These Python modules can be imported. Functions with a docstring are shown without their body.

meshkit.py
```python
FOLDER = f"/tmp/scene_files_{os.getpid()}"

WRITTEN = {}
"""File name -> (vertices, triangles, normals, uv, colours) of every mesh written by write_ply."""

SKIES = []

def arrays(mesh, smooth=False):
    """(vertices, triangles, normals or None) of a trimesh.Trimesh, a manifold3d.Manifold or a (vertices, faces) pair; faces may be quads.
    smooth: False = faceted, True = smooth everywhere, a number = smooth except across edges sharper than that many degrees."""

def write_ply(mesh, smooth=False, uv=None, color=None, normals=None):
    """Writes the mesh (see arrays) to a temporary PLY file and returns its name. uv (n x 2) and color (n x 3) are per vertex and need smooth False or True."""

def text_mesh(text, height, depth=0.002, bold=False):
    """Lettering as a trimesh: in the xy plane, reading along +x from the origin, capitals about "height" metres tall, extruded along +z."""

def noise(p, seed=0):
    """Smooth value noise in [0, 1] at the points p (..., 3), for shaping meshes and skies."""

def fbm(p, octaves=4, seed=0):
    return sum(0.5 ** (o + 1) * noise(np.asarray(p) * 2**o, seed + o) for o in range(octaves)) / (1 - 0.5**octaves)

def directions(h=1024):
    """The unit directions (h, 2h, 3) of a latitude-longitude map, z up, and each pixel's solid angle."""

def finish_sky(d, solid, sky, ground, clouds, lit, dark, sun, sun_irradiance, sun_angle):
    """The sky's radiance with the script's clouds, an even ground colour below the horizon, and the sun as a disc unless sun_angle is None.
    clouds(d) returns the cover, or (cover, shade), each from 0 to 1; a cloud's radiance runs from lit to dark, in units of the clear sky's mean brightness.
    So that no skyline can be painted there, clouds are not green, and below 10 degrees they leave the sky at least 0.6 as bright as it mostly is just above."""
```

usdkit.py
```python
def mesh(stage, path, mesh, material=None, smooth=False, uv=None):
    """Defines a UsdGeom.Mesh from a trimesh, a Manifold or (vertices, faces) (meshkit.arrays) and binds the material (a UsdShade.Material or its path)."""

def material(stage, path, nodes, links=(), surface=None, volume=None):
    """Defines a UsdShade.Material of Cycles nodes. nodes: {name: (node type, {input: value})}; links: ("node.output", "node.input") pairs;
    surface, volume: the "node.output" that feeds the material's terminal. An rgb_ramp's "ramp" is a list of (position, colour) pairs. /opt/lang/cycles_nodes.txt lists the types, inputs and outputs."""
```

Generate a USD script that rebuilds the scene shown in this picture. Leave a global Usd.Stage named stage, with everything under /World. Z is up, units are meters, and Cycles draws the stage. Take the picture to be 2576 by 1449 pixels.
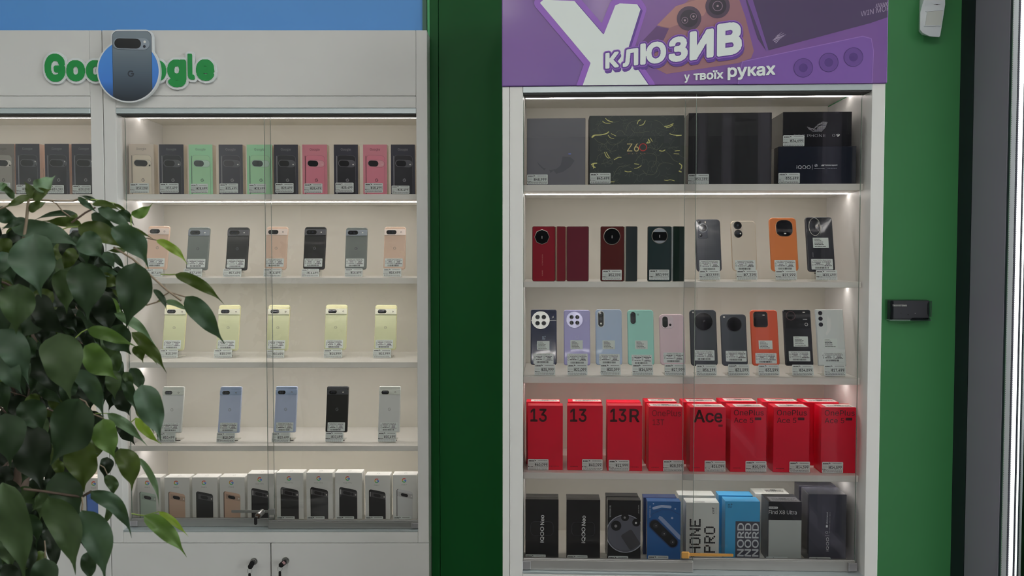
import math, random, zlib
import numpy as np, trimesh, usdkit, meshkit
from shapely import Polygon, LineString, Point, box as sbox, union_all, affinity
from pxr import Usd, UsdGeom, UsdLux, UsdShade, Gf, Sdf

stage = Usd.Stage.CreateInMemory()
UsdGeom.SetStageUpAxis(stage, UsdGeom.Tokens.z)
UsdGeom.SetStageMetersPerUnit(stage, 1.0)
UsdGeom.Xform.Define(stage, '/World')
UsdGeom.Scope.Define(stage, '/World/Looks')

# ------------------------------------------------------------------ camera, sky, exposure
W, H, F = 2576.0, 1449.0, 2100.0
EYE = np.array([0.0, 0.0, 1.5])
PITCH = math.atan((H / 2 - 645.0) / F)
EXPOSURE = 0.2
cam = UsdGeom.Camera.Define(stage, '/World/camera')
cam.AddTranslateOp().Set(Gf.Vec3d(*EYE))
cam.AddRotateXOp().Set(90.0 - math.degrees(PITCH))
cam.CreateHorizontalApertureAttr(36.0)
cam.CreateFocalLengthAttr(36.0 * F / W)
cam.CreateFStopAttr(9.0)
cam.CreateFocusDistanceAttr(2.7)
cam.CreateClippingRangeAttr((0.05, 1000.0))
cam.CreateExposureAttr(EXPOSURE)

sky = UsdLux.DomeLight.Define(stage, '/World/sky')
sky.CreateColorAttr(Gf.Vec3f(0.95, 0.98, 1.0))
sky.CreateIntensityAttr(1.15)

CEILING_LAMP = 18.5        # emission of the ceiling's linear lamps
LED = 16.0                # emission of the LED strips in the white cabinets
LED_R = 12.0              # and of those under the banner

# ------------------------------------------------------------------ helpers
RX, FW, UP = np.array([1.0, 0, 0]), np.array([0, math.cos(PITCH), -math.sin(PITCH)]), np.array([0, math.sin(PITCH), math.cos(PITCH)])


def ray(px, py):
    return RX * ((px - W / 2) / F) + UP * (-(py - H / 2) / F) + FW


class Frame:
    """A vertical plane of the shop: s along the wall, d into the wall, z up."""

    def __init__(self, ox, oy, a):
        self.o, self.a = np.array([ox, oy, 0.0]), a
        self.u, self.v = np.array([math.cos(a), -math.sin(a), 0]), np.array([math.sin(a), math.cos(a), 0])

    def hit(self, px, py, d):
        r = ray(px, py)
        t = ((self.o - EYE) @ self.v + d) / (r @ self.v)
        p = EYE + r * t
        return float((p - self.o) @ self.u), float(p[2])

    def s(self, px, py, d):
        return self.hit(px, py, d)[0]

    def z(self, px, py, d):
        return self.hit(px, py, d)[1]

    def world(self, s, d, z):
        return self.o + self.u * s + self.v * d + np.array([0, 0, z])

    def mat(self, s, d, z, lean=0.0, yaw=0.0, roll=0.0):
        m = np.eye(4)
        cz, sz = math.cos(yaw - self.a), math.sin(yaw - self.a)
        rz = np.array([[cz, -sz, 0], [sz, cz, 0], [0, 0, 1]])
        cx, sx = math.cos(-lean), math.sin(-lean)
        rx = np.array([[1, 0, 0], [0, cx, -sx], [0, sx, cx]])
        cy, sy = math.cos(roll), math.sin(roll)
        ry = np.array([[cy, 0, sy], [0, 1, 0], [-sy, 0, cy]])
        m[:3, :3] = rz @ rx @ ry
        m[:3, 3] = self.world(s, d, z)
        return m


L = Frame(-1.35, 2.77, 0.0)       # wall with the two white cabinets
R = Frame(-0.0277, 2.42, 0.04)    # cabinet under the purple banner
WORLD = Frame(0, 0, 0)
_n = {}


def numbered(parent, name):
    k = _n[(parent, name)] = _n.get((parent, name), -1) + 1
    return f'{parent}/{name}' + (f'_{k:03d}' if k else '')


def thing(name, label, cat, m=None, group=None, kind=None):
    path = numbered('/World', name)
    x = UsdGeom.Xform.Define(stage, path)
    if m is not None:
        x.AddTransformOp().Set(Gf.Matrix4d(*[float(v) for v in np.asarray(m).T.ravel()]))
    p = x.GetPrim()
    if label:
        p.SetCustomDataByKey('label', label)
    if cat:
        p.SetCustomDataByKey('category', cat)
    if group:
        p.SetCustomDataByKey('group', group)
    if kind:
        p.SetCustomDataByKey('kind', kind)
    return path


def part(parent, name, mesh, mat, label=None, smooth=False, kind=None):
    path = numbered(parent, name)
    m = usdkit.mesh(stage, path, mesh, mat, smooth=smooth)
    if label:
        m.GetPrim().SetCustomDataByKey('label', label)
    if kind:
        m.GetPrim().SetCustomDataByKey('kind', kind)
    return path


def single(name, mesh, mat, label=None, cat=None, group=None, kind=None, smooth=False):
    path = part('/World', name, mesh, mat, label, smooth, kind)
    p = stage.GetPrimAtPath(path)
    for k, v in (('category', cat), ('group', group)):
        if v:
            p.SetCustomDataByKey(k, v)
    return path


def lin(c):
    c = np.asarray(c, float) / 255.0
    return np.where(c < 0.04045, c / 12.92, ((c + 0.055) / 1.055) ** 2.4)


GAIN = 2.0
_mats = {}


def alb(rgb, k=1.0):
    c = lin(rgb) * GAIN * k
    return tuple(np.maximum(c * min(1.0, 0.86 / max(c.max(), 1e-6)), 0.003))


def M(rgb, rough=0.5, k=1.0, metal=0.0, coat=0.0, spec=0.5, bump=0.0, scale=40.0, noise=0.0):
    """A procedural surface of the colour that the photograph shows (sRGB 0-255)."""
    key = (tuple(rgb), rough, k, metal, coat, spec, bump, scale, noise)
    if key in _mats:
        return _mats[key]
    col = alb(rgb, k)
    nodes = {'p': ('principled_bsdf', dict(base_color=col, roughness=rough, metallic=metal, coat_weight=coat, specular_ior_level=spec))}
    links = []
    if bump or noise:
        nodes['t'] = ('texture_coordinate', {})
        nodes['n'] = ('noise_texture', dict(scale=scale, detail=3.0))
        links += [('t.object', 'n.vector')]
    if bump:
        nodes['b'] = ('bump', dict(strength=bump, distance=0.002))
        links += [('n.fac', 'b.height'), ('b.normal', 'p.normal')]
    if noise:
        nodes['r'] = ('rgb_ramp', {'ramp': [(0.3, tuple(np.array(col) * (1 - noise))), (0.7, tuple(np.clip(np.array(col) * (1 + noise), 0, 0.9)))]})
        links += [('n.fac', 'r.fac'), ('r.color', 'p.base_color')]
    m = usdkit.material(stage, f'/World/Looks/m{len(_mats):03d}', nodes, links, surface='p.BSDF')
    _mats[key] = m
    return m


def emitter(name, color, strength):
    return usdkit.material(stage, f'/World/Looks/{name}', {'e': ('emission', dict(color=color, strength=strength))}, surface='e.emission')


def pane(name, tint=(0.97, 0.985, 0.975), ior=1.5, rough=0.0):
    return usdkit.material(stage, f'/World/Looks/{name}', {
        'f': ('fresnel', dict(IOR=ior)), 't': ('transparent_bsdf', dict(color=tint)),
        'g': ('glossy_bsdf', dict(color=(1, 1, 1), roughness=rough)), 'm': ('mix_closure', {})},
        [('f.fac', 'm.fac'), ('t.BSDF', 'm.closure1'), ('g.BSDF', 'm.closure2')], surface='m.closure')


# ---- meshes. Local axes of a front: x right, y into the wall (front faces -y), z up.
def cat(ms):
    return trimesh.util.concatenate(list(ms))


def bx(x0, x1, y0, y1, z0, z1, b=0.0):
    if b <= 0:
        m = trimesh.creation.box(bounds=[[x0, y0, z0], [x1, y1, z1]])
        return m
    p = []
    for sx in (0, 1):
        for sy in (0, 1):
            for sz in (0, 1):
                c = np.array([(x0, x1)[sx], (y0, y1)[sy], (z0, z1)[sz]], float)
                s = np.array([1 - 2 * sx, 1 - 2 * sy, 1 - 2 * sz]) * b
                for k in range(3):
                    q = c + s
                    q[k] = c[k]
                    p.append(q)
    return trimesh.convex.convex_hull(np.array(p))


def geoms(g):
    return [p for p in getattr(g, 'geoms', [g]) if p.geom_type == 'Polygon' and p.area > 1e-10]


def flat(g, y=0.0):
    """Print: a polygon in the plane y, facing -y."""
    vs, fs, n = [], [], 0
    for p in geoms(g):
        v, f = trimesh.creation.triangulate_polygon(p, engine='earcut')
        v, f = np.asarray(v), np.asarray(f)
        a, b_, c = v[f[:, 0]], v[f[:, 1]], v[f[:, 2]]
        cr = (b_[:, 0] - a[:, 0]) * (c[:, 1] - a[:, 1]) - (b_[:, 1] - a[:, 1]) * (c[:, 0] - a[:, 0])
        f = np.where((cr < 0)[:, None], f[:, ::-1], f)
        vs.append(np.column_stack([v[:, 0], np.full(len(v), y), v[:, 1]]))
        fs.append(f + n)
        n += len(v)
    return trimesh.Trimesh(np.vstack(vs), np.vstack(fs), process=False)


def flat_top(g, z):
    m = flat(g, 0.0)
    v = m.vertices
    return trimesh.Trimesh(np.column_stack([v[:, 0], v[:, 2], np.full(len(v), z)]), m.faces, process=False)


def prism(g, y0, y1):
    ms = []
    for p in geoms(g):
        m = trimesh.creation.extrude_polygon(p, y1 - y0, engine='earcut')
        v = np.array(m.vertices)
        m = trimesh.Trimesh(np.column_stack([v[:, 0], y1 - v[:, 2], v[:, 1]]), m.faces, process=False)
        ms.append(m)
    return cat(ms)


def rring(w, h, r, n=5):
    r = max(min(r, w / 2, h / 2), 1e-5)
    pts = []
    for cx, cz, a0 in ((w / 2 - r, h / 2 - r, 0), (-w / 2 + r, h / 2 - r, 90), (-w / 2 + r, -h / 2 + r, 180), (w / 2 - r, -h / 2 + r, 270)):
        for i in range(n + 1):
            a = math.radians(a0 + 90 * i / n)
            pts.append((cx + r * math.cos(a), cz + r * math.sin(a)))
    return np.array(pts)


def slab(cx, cz, w, h, r, y0, y1, b=0.001, n=5, k=2, back=True):
    """A rounded rectangle (disc, pill) with rounded edges, front at y0."""
    b = min(b, (y1 - y0) / (2 if back else 1), w / 2.2, h / 2.2)
    prof = [(b * (1 - math.sin(math.pi / 2 * i / k)), y0 + b * (1 - math.cos(math.pi / 2 * i / k))) for i in range(k + 1)]
    prof += [(b * (1 - math.sin(math.pi / 2 * i / k)), y1 - b * (1 - math.cos(math.pi / 2 * i / k))) for i in range(k, -1, -1)] if back else [(0.0, y1)]
    rings = [np.column_stack([q[:, 0] + cx, np.full(len(q), y), q[:, 1] + cz]) for q, y in ((rring(w - 2 * i, h - 2 * i, r - i if r > i else 1e-5, n), y) for i, y in prof)]
    m = len(rings[0])
    v, f = [p for q in rings for p in q], []
    for i in range(len(rings) - 1):
        for j in range(m):
            a, a2 = i * m + j, i * m + (j + 1) % m
            f += [(a, a + m, a2), (a2, a + m, a2 + m)]
    c0, c1 = len(v), len(v) + 1
    v += [(cx, y0, cz), (cx, y1, cz)]
    e = (len(rings) - 1) * m
    for j in range(m):
        f += [(c0, j, (j + 1) % m), (c1, e + (j + 1) % m, e + j)]
    return trimesh.Trimesh(np.array(v), np.array(f), process=False)


def rr(x0, z0, x1, z1, r):
    q = rring(x1 - x0, z1 - z0, r, 4)
    return Polygon(q + [(x0 + x1) / 2, (z0 + z1) / 2])


def tube(pts, rad, n=6):
    pts = np.asarray(pts, float)
    rad = np.broadcast_to(rad, len(pts))
    t = np.gradient(pts, axis=0)
    t /= np.linalg.norm(t, axis=1)[:, None]
    ref = np.array([0.31, 0.2, 0.93])
    v, f = [], []
    for i in range(len(pts)):
        a = np.cross(t[i], ref)
        a /= np.linalg.norm(a)
        b = np.cross(t[i], a)
        for j in range(n):
            w = 2 * math.pi * j / n
            v.append(pts[i] + rad[i] * (a * math.cos(w) + b * math.sin(w)))
    for i in range(len(pts) - 1):
        for j in range(n):
            a, a2 = i * n + j, i * n + (j + 1) % n
            f += [(a, a2, a + n), (a2, a2 + n, a + n)]
    v += [pts[0], pts[-1]]
    e = (len(pts) - 1) * n
    for j in range(n):
        f += [(len(v) - 2, (j + 1) % n, j), (len(v) - 1, e + j, e + (j + 1) % n)]
    return trimesh.Trimesh(np.array(v), np.array(f), process=False)


_txt = {}


def glyphs(text, bold=False):
    """Lettering as a polygon, capitals 1 high, from the origin."""
    if (text, bold) not in _txt:
        m = meshkit.text_mesh(text, 1.0, 0.01, bold)
        v, f = np.array(m.vertices), np.array(m.faces)
        top = f[(v[f][:, :, 2] > 0.005).all(1)]
        _txt[(text, bold)] = union_all([Polygon(v[t][:, :2]).buffer(1e-4, join_style='mitre') for t in top]).simplify(0.002)
    return _txt[(text, bold)]


def text(t, x, z, cap, bold=False, anchor='l', width=None, rot=0, grow=0.0, shear=0.0):
    g = glyphs(t, bold)
    if grow:
        g = g.buffer(grow)
    x0, _, x1, _ = g.bounds
    sx = cap if width is None else width / (x1 - x0)
    g = affinity.affine_transform(g, [sx, 0, 0, cap, -x0 * sx, 0])
    wd = (x1 - x0) * sx
    if shear:
        g = affinity.affine_transform(g, [1, 0, shear, 1, 0, 0])
    if anchor == 'm':
        g = affinity.translate(g, -wd / 2, 0)
    if rot:
        g = affinity.rotate(g, rot, origin=(0, 0))
    return affinity.translate(g, x, z)


def fit(t, x0, z0, x1, z1, bold=True, grow=0.0, shear=0.0):
    """Lettering fitted to a rectangle, then sheared upwards."""
    g = glyphs(t, bold)
    if grow:
        g = g.buffer(grow)
    a, b, c, d = g.bounds
    sx, sz = (x1 - x0) / (c - a), (z1 - z0) / (d - b)
    return affinity.affine_transform(g, [sx, 0, shear * sx, sz, x0 - a * sx, z0 - b * sz - shear * a * sx])


def dashes(rng, x0, x1, z, h, lo=0.04, hi=0.14, gap=0.02):
    out, x, span = [], x0, x1 - x0
    while x < x1 - lo * span:
        w = min(span * rng.uniform(lo, hi), x1 - x)
        out.append(sbox(x, z, x + w, z + h))
        x += w + gap * span
    return out


INK = M((34, 36, 38), 0.6)
GREY_INK = M((95, 98, 98), 0.6)
PAPER = M((172, 178, 176), 0.45, 1.0)


def price_tag(parent, cx, z0, y, w, h, price, seed=0, lean=None):
    """White card with its print; lean: a function that moves a mesh into the leaning plane."""
    lean = lean or (lambda m: m)
    rng = random.Random(seed)
    x0 = cx - w / 2
    X, Z = lambda f: x0 + f * w, lambda f: z0 + f * h
    card = part(parent, 'price_tag', lean(prism(rr(X(0), Z(0), X(1), Z(1), 0.0025), y - 0.0006, y)), PAPER, 'white price tag reading ' + price + ' hryvnia')
    g = [text('\u20b4' + price, X(0.335), Z(0.38), 0.235 * h, True, width=0.595 * w)]
    fr = sbox(X(0.295), Z(0.31), X(0.965), Z(0.67))
    thin = fr.difference(fr.buffer(-0.0007, join_style='mitre'))
    g += dashes(rng, X(0.05), X(0.31), Z(0.80), 0.085 * h, 0.1, 0.22, 0.04)
    g += [Polygon([(X(0.31), Z(0.97)), (X(0.40), Z(0.86)), (X(0.36), Z(0.80))])]
    for k in range(4):
        g.append(sbox(X(0.02 + 0.066 * k), Z(0.29), X(0.062 + 0.066 * k), Z(0.37 - 0.01 * k)))
    grey = [thin, sbox(X(0.03), Z(0.75), X(0.33), Z(0.765))]
    grey += dashes(rng, X(0.5), X(0.94), Z(0.83), 0.05 * h, 0.06, 0.2)
    for q in (0.62, 0.54, 0.46):
        grey.append(sbox(X(0.02), Z(q), X(0.26), Z(q + 0.015)))
    grey += dashes(rng, X(0.04), X(0.95), Z(0.17), 0.045 * h)
    grey += dashes(rng, X(0.04), X(0.95), Z(0.06), 0.05 * h)
    part(card, 'lettering', lean(flat(union_all(g), y - 0.0009)), INK)
    part(card, 'fine_print', lean(flat(union_all(grey), y - 0.0008)), GREY_INK)
    return card


def info_label(parent, cx, z0, y, w, h, title, seed=0):
    rng = random.Random(seed)
    x0 = cx - w / 2
    X, Z = lambda f: x0 + f * w, lambda f: z0 + f * h
    card = part(parent, 'information_label', prism(rr(X(0), Z(0), X(1), Z(1), 0.002), y - 0.0004, y), PAPER, 'white label with a barcode')
    tw = min(0.8, 0.034 * len(title))
    g = [text(title, X(0.5), Z(0.82), 0.1 * h, False, 'm', width=tw * w)]
    for cxl, a, b in ((0, 0.14, 0.48), (1, 0.6, 0.95)):
        for q, m in ((0.68, 0), (0.56, 0.07), (0.40, 0)) if not cxl else ((0.69, 0), (0.57, 0.08), (0.43, 0.06), (0.33, 0.0)):
            g += dashes(rng, X(a + m), X(b - m), Z(q), 0.055 * h, 0.12, 0.3, 0.04)
    for ix, iz, iw, ih in ((0.03, 0.60, 0.07, 0.13), (0.035, 0.36, 0.055, 0.15), (0.51, 0.60, 0.055, 0.16), (0.51, 0.37, 0.055, 0.16)):
        q = rr(X(ix), Z(iz), X(ix + iw), Z(iz + ih), 0.0006)
        g.append(q.difference(q.buffer(-0.0006)))
    x = 0.17
    while x < 0.78:
        b = rng.choice((0.008, 0.012, 0.02))
        g.append(sbox(X(x), Z(0.07), X(x + b), Z(0.25)))
        x += b + rng.choice((0.008, 0.01, 0.018))
    part(card, 'lettering', flat(union_all(g), y - 0.0006), INK)
    return card


def sticker(parent, cx, z0, y, w, h, seed=0, mat=None):
    rng = random.Random(seed)
    X, Z = lambda f: cx - w / 2 + f * w, lambda f: z0 + f * h
    card = part(parent, 'sticker', prism(sbox(X(0), Z(0), X(1), Z(1)), y - 0.0003, y), mat or M((168, 176, 172), 0.5), 'small white serial number sticker')
    g = []
    for q, e in ((0.83, 0.45), (0.70, 0.58), (0.56, 0.7), (0.3, 0.7), (0.12, 0.85)):
        g += dashes(rng, X(0.1), X(e), Z(q), 0.045 * h, 0.1, 0.3, 0.03)
    x = 0.1
    while x < 0.62:
        b = rng.choice((0.01, 0.02))
        g.append(sbox(X(x), Z(0.41), X(x + b), Z(0.50)))
        x += b + rng.choice((0.01, 0.016))
    part(card, 'lettering', flat(union_all(g), y - 0.0005), INK)


def sector(a0, a1, ro, ri):
    n = max(4, int(abs(a1 - a0) / 9))
    a = np.radians(np.linspace(a0, a1, n))
    return Polygon([(ro * math.cos(t), ro * math.sin(t)) for t in a] + [(ri * math.cos(t), ri * math.sin(t)) for t in a[::-1]])


def g_mark(cx, cz, r):
    """The four sectors of a round letter G."""
    bar = sbox(0.02, -0.2, 0.98, 0.2)
    sec = dict(red=sector(38, 150, 1, 0.6), yellow=sector(150, 210, 1, 0.6), green=sector(210, 310, 1, 0.6),
               blue=sector(310, 360, 1, 0.6).union(bar).intersection(Point(0, 0).buffer(1.0, quad_segs=12)))
    return {k: affinity.translate(affinity.scale(p, r, r, origin=(0, 0)), cx, cz) for k, p in sec.items()}


def g_plain(cx, cz, r):
    d = g_mark(cx, cz, r)
    return union_all([p.buffer(r * 0.01) for p in d.values()])


def plus_mark(cx, cz, s):
    """Open square with a figure one and a plus sign at its corner."""
    sq = sbox(-0.5, -0.5, 0.5, 0.5).difference(sbox(-0.38, -0.38, 0.38, 0.38)).difference(sbox(0.1, 0.1, 0.7, 0.7))
    pl = union_all([sbox(0.26, 0.44, 0.74, 0.56), sbox(0.44, 0.26, 0.56, 0.74)])
    one = union_all([sbox(-0.03, -0.25, 0.09, 0.25), sbox(-0.15, 0.13, 0.0, 0.23), sbox(-0.12, -0.25, 0.18, -0.16)])
    return affinity.translate(affinity.scale(union_all([sq, pl, one]), s, s, origin=(0, 0)), cx, cz)


# ------------------------------------------------------------------ materials that many things share
WHITE = M((173, 172, 170), 0.42, 0.92, noise=0.02, scale=3.0)
SHELF_W = M((180, 179, 174), 0.45, 1.0)
WHITE_IN = M((172, 170, 162), 0.5, 0.92)
ALU = M((150, 158, 160), 0.38, 1.0, metal=0.6)
ALU_R = M((126, 124, 122), 0.4, 1.0, metal=0.5)
ALU_D = M((112, 112, 110), 0.42, 1.0, metal=0.6)
GREEN = M((42, 93, 54), 0.48, 1.45, noise=0.03, scale=2.0)
BLACK = M((22, 22, 24), 0.35)
GLASS = pane('cabinet_glass', (1.0, 1.0, 1.0), 1.42)
ACRYLIC = pane('clear_acrylic', (0.97, 0.98, 0.975), 1.4, 0.02)
EDGE = M((112, 124, 116), 0.25, 0.8)
LED_MAT = emitter('led_white', (1.0, 0.93, 0.89), LED)
LED_TOP = emitter('led_white_top', (1.0, 0.93, 0.89), LED * 0.45)
LED_PINK = emitter('led_white_warm', (1.0, 0.86, 0.80), LED * 1.35)
LED_MAT_R = emitter('led_white_b', (1.0, 0.93, 0.89), LED_R)

# ------------------------------------------------------------------ the room
XW = 1.462                                          # side window
X0, Y0, ZC = -3.3, -7.5, 3.25
YB = L.o[1] + 0.385
single('floor', bx(X0, 1.6, Y0, YB + 0.1, -0.1, 0.0), M((58, 56, 53), 0.35, 0.8, noise=0.05, scale=1.5), kind='structure')
single('ceiling', bx(X0, 1.6, Y0, YB + 0.1, ZC, ZC + 0.1), M((185, 185, 182), 0.7, 0.8), kind='structure')
single('wall_left', bx(X0 - 0.1, X0, Y0, YB + 0.1, 0, ZC), M((160, 162, 158), 0.6, 0.8), kind='structure')
single('wall_front', bx(X0, 1.6, Y0 - 0.1, Y0, 0, ZC), M((48, 52, 50), 0.6, 0.7), kind='structure')
single('wall_back', bx(X0, -0.02, YB, YB + 0.1, 0, ZC), GREEN, kind='structure')
RWD = 0.385                                         # green wall behind the right cabinet
s_end = R.s(2421, 700, RWD)
wr = thing('wall_right', None, None, R.mat(0, 0, 0), kind='structure')
part(wr, 'wall_panel', bx(0.15, s_end, RWD, RWD + 0.1, 0, ZC), GREEN)
# green facing between the cabinets: a narrow and a wide panel with a fine joint
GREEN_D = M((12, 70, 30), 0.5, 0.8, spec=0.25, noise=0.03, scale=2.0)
YC = 0.085
c0, c1 = L.s(1083, 700, YC), L.s(1105, 700, YC)
col = thing('trim_1', None, None, L.mat(0, 0, 0), kind='structure')
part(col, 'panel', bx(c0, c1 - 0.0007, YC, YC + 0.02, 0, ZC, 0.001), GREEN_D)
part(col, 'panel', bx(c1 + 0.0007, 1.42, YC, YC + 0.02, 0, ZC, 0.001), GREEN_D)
part(col, 'core', bx(c0 + 0.004, 1.42, YC + 0.02, YC + 0.06, 0, ZC), M((18, 40, 25), 0.6))

# ceiling lamps: linear LED profiles set in a zigzag
LAMP = emitter('lamp_white', (1.0, 0.97, 0.93), CEILING_LAMP)
segs = [((-2.6, 0.4), (-0.7, 0.9)), ((-0.7, 0.9), (-0.25, -1.0)), ((-2.4, -1.6), (-0.25, -1.0)), ((0.3, 0.6), (1.1, -0.6)), ((0.3, 0.6), (0.35, -1.8)), ((-2.0, -3.6), (0.6, -3.0))]
for i, (p, q) in enumerate(segs):
    p, q = np.array(p), np.array(q)
    ln = float(np.linalg.norm(q - p))
    a = math.atan2(q[1] - p[1], q[0] - p[0])
    m = np.eye(4)
    m[:2, :2] = [[math.cos(a), -math.sin(a)], [math.sin(a), math.cos(a)]]
    m[:3, 3] = [(p[0] + q[0]) / 2, (p[1] + q[1]) / 2, ZC]
    t = thing('ceiling_lamp', 'slim white linear ceiling lamp ' + ('over the potted plant', 'running towards the green column', 'behind the plant, across the shop', 'slanting before the bannered cabinet', 'reaching back from the bannered cabinet', 'furthest back in the shop')[i], 'ceiling lamp', m, 'linear ceiling lamps')
    part(t, 'profile', bx(-ln / 2, ln / 2, -0.045, 0.045, -0.06, -0.012), M((190, 190, 190), 0.4))
    part(t, 'diffuser', bx(-ln / 2 + 0.01, ln / 2 - 0.01, -0.035, 0.035, -0.068, -0.06), LAMP)

# ------------------------------------------------------------------ side window at the right edge of the picture
FRAME_G = M((96, 90, 102), 0.45)
FRAME_D = M((24, 25, 36), 0.4)
yP0, yP1 = F * XW / (2440 - W / 2), F * XW / (2527 - W / 2)
yG = F * XW / (2533 - W / 2)
yR = float(R.world(s_end, RWD, 0)[1])
win = thing('window_1', None, None, kind='structure')
part(win, 'gasket', bx(XW - 0.0005, XW + 0.1, yP0, yR + 0.02, 0, ZC), M((16, 17, 26), 0.5))
part(win, 'corner_post', bx(XW, XW + 0.09, yP1, yP0, 0, ZC, 0.002), FRAME_G)
part(win, 'gasket', bx(XW + 0.001, XW + 0.09, yG, yP1, 0, ZC), FRAME_D)
SPACER = M((185, 188, 190), 0.32, 1.0, metal=0.9)
ys = yG - 0.006
for a, b in ((2535, 2549), (2553, 2568)):
    xa, xb = (a - W / 2) / F * ys, (b - W / 2) / F * ys
    sp = part(win, 'spacer', bx(xa, xb, ys, ys + 0.003, 0.05, ZC - 0.05), SPACER, 'bright perforated metal spacer in the glazing')
    holes = cat([bx(x - 0.0006, x + 0.0006, ys - 0.0006, ys, z, z + 0.0016) for x in (xa + 0.0009, xb - 0.0009) for z in np.arange(0.45, 2.4, 0.0055)])
    part(sp, 'perforation', holes, FRAME_D, kind='stuff')
    part(win, 'pane_edge', bx(xb, xb + 0.004, ys - 0.0012, yG, 0.05, ZC - 0.05), FRAME_D)
xo = (2568 - W / 2) / F * ys
part(win, 'outer_profile', bx(xo + 0.004, xo + 0.03, yG - 0.004, yG + 0.02, 0, ZC), M((70, 76, 98), 0.4))
WGLASS = pane('window_glass', (0.95, 0.965, 0.96), 1.5)
part(win, 'pane', bx(XW + 0.02, XW + 0.026, Y0 + 0.1, ys - 0.012, 0.1, ZC - 0.1), WGLASS)
for y in (0.55, -1.0, -2.5, -4.0, -5.6):
    part(win, 'mullion', bx(XW - 0.03, XW + 0.07, y - 0.035, y + 0.035, 0, ZC, 0.003), FRAME_G)
part(win, 'sill', bx(XW - 0.04, XW + 0.08, Y0, yG - 0.02, 0, 0.1, 0.003), FRAME_G)
part(win, 'head', bx(XW - 0.04, XW + 0.08, Y0, yG - 0.02, ZC - 0.1, ZC, 0.003), FRAME_G)

# ------------------------------------------------------------------ display cabinets
DEPTH = 0.375
SHELF_D = 0.055


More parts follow.
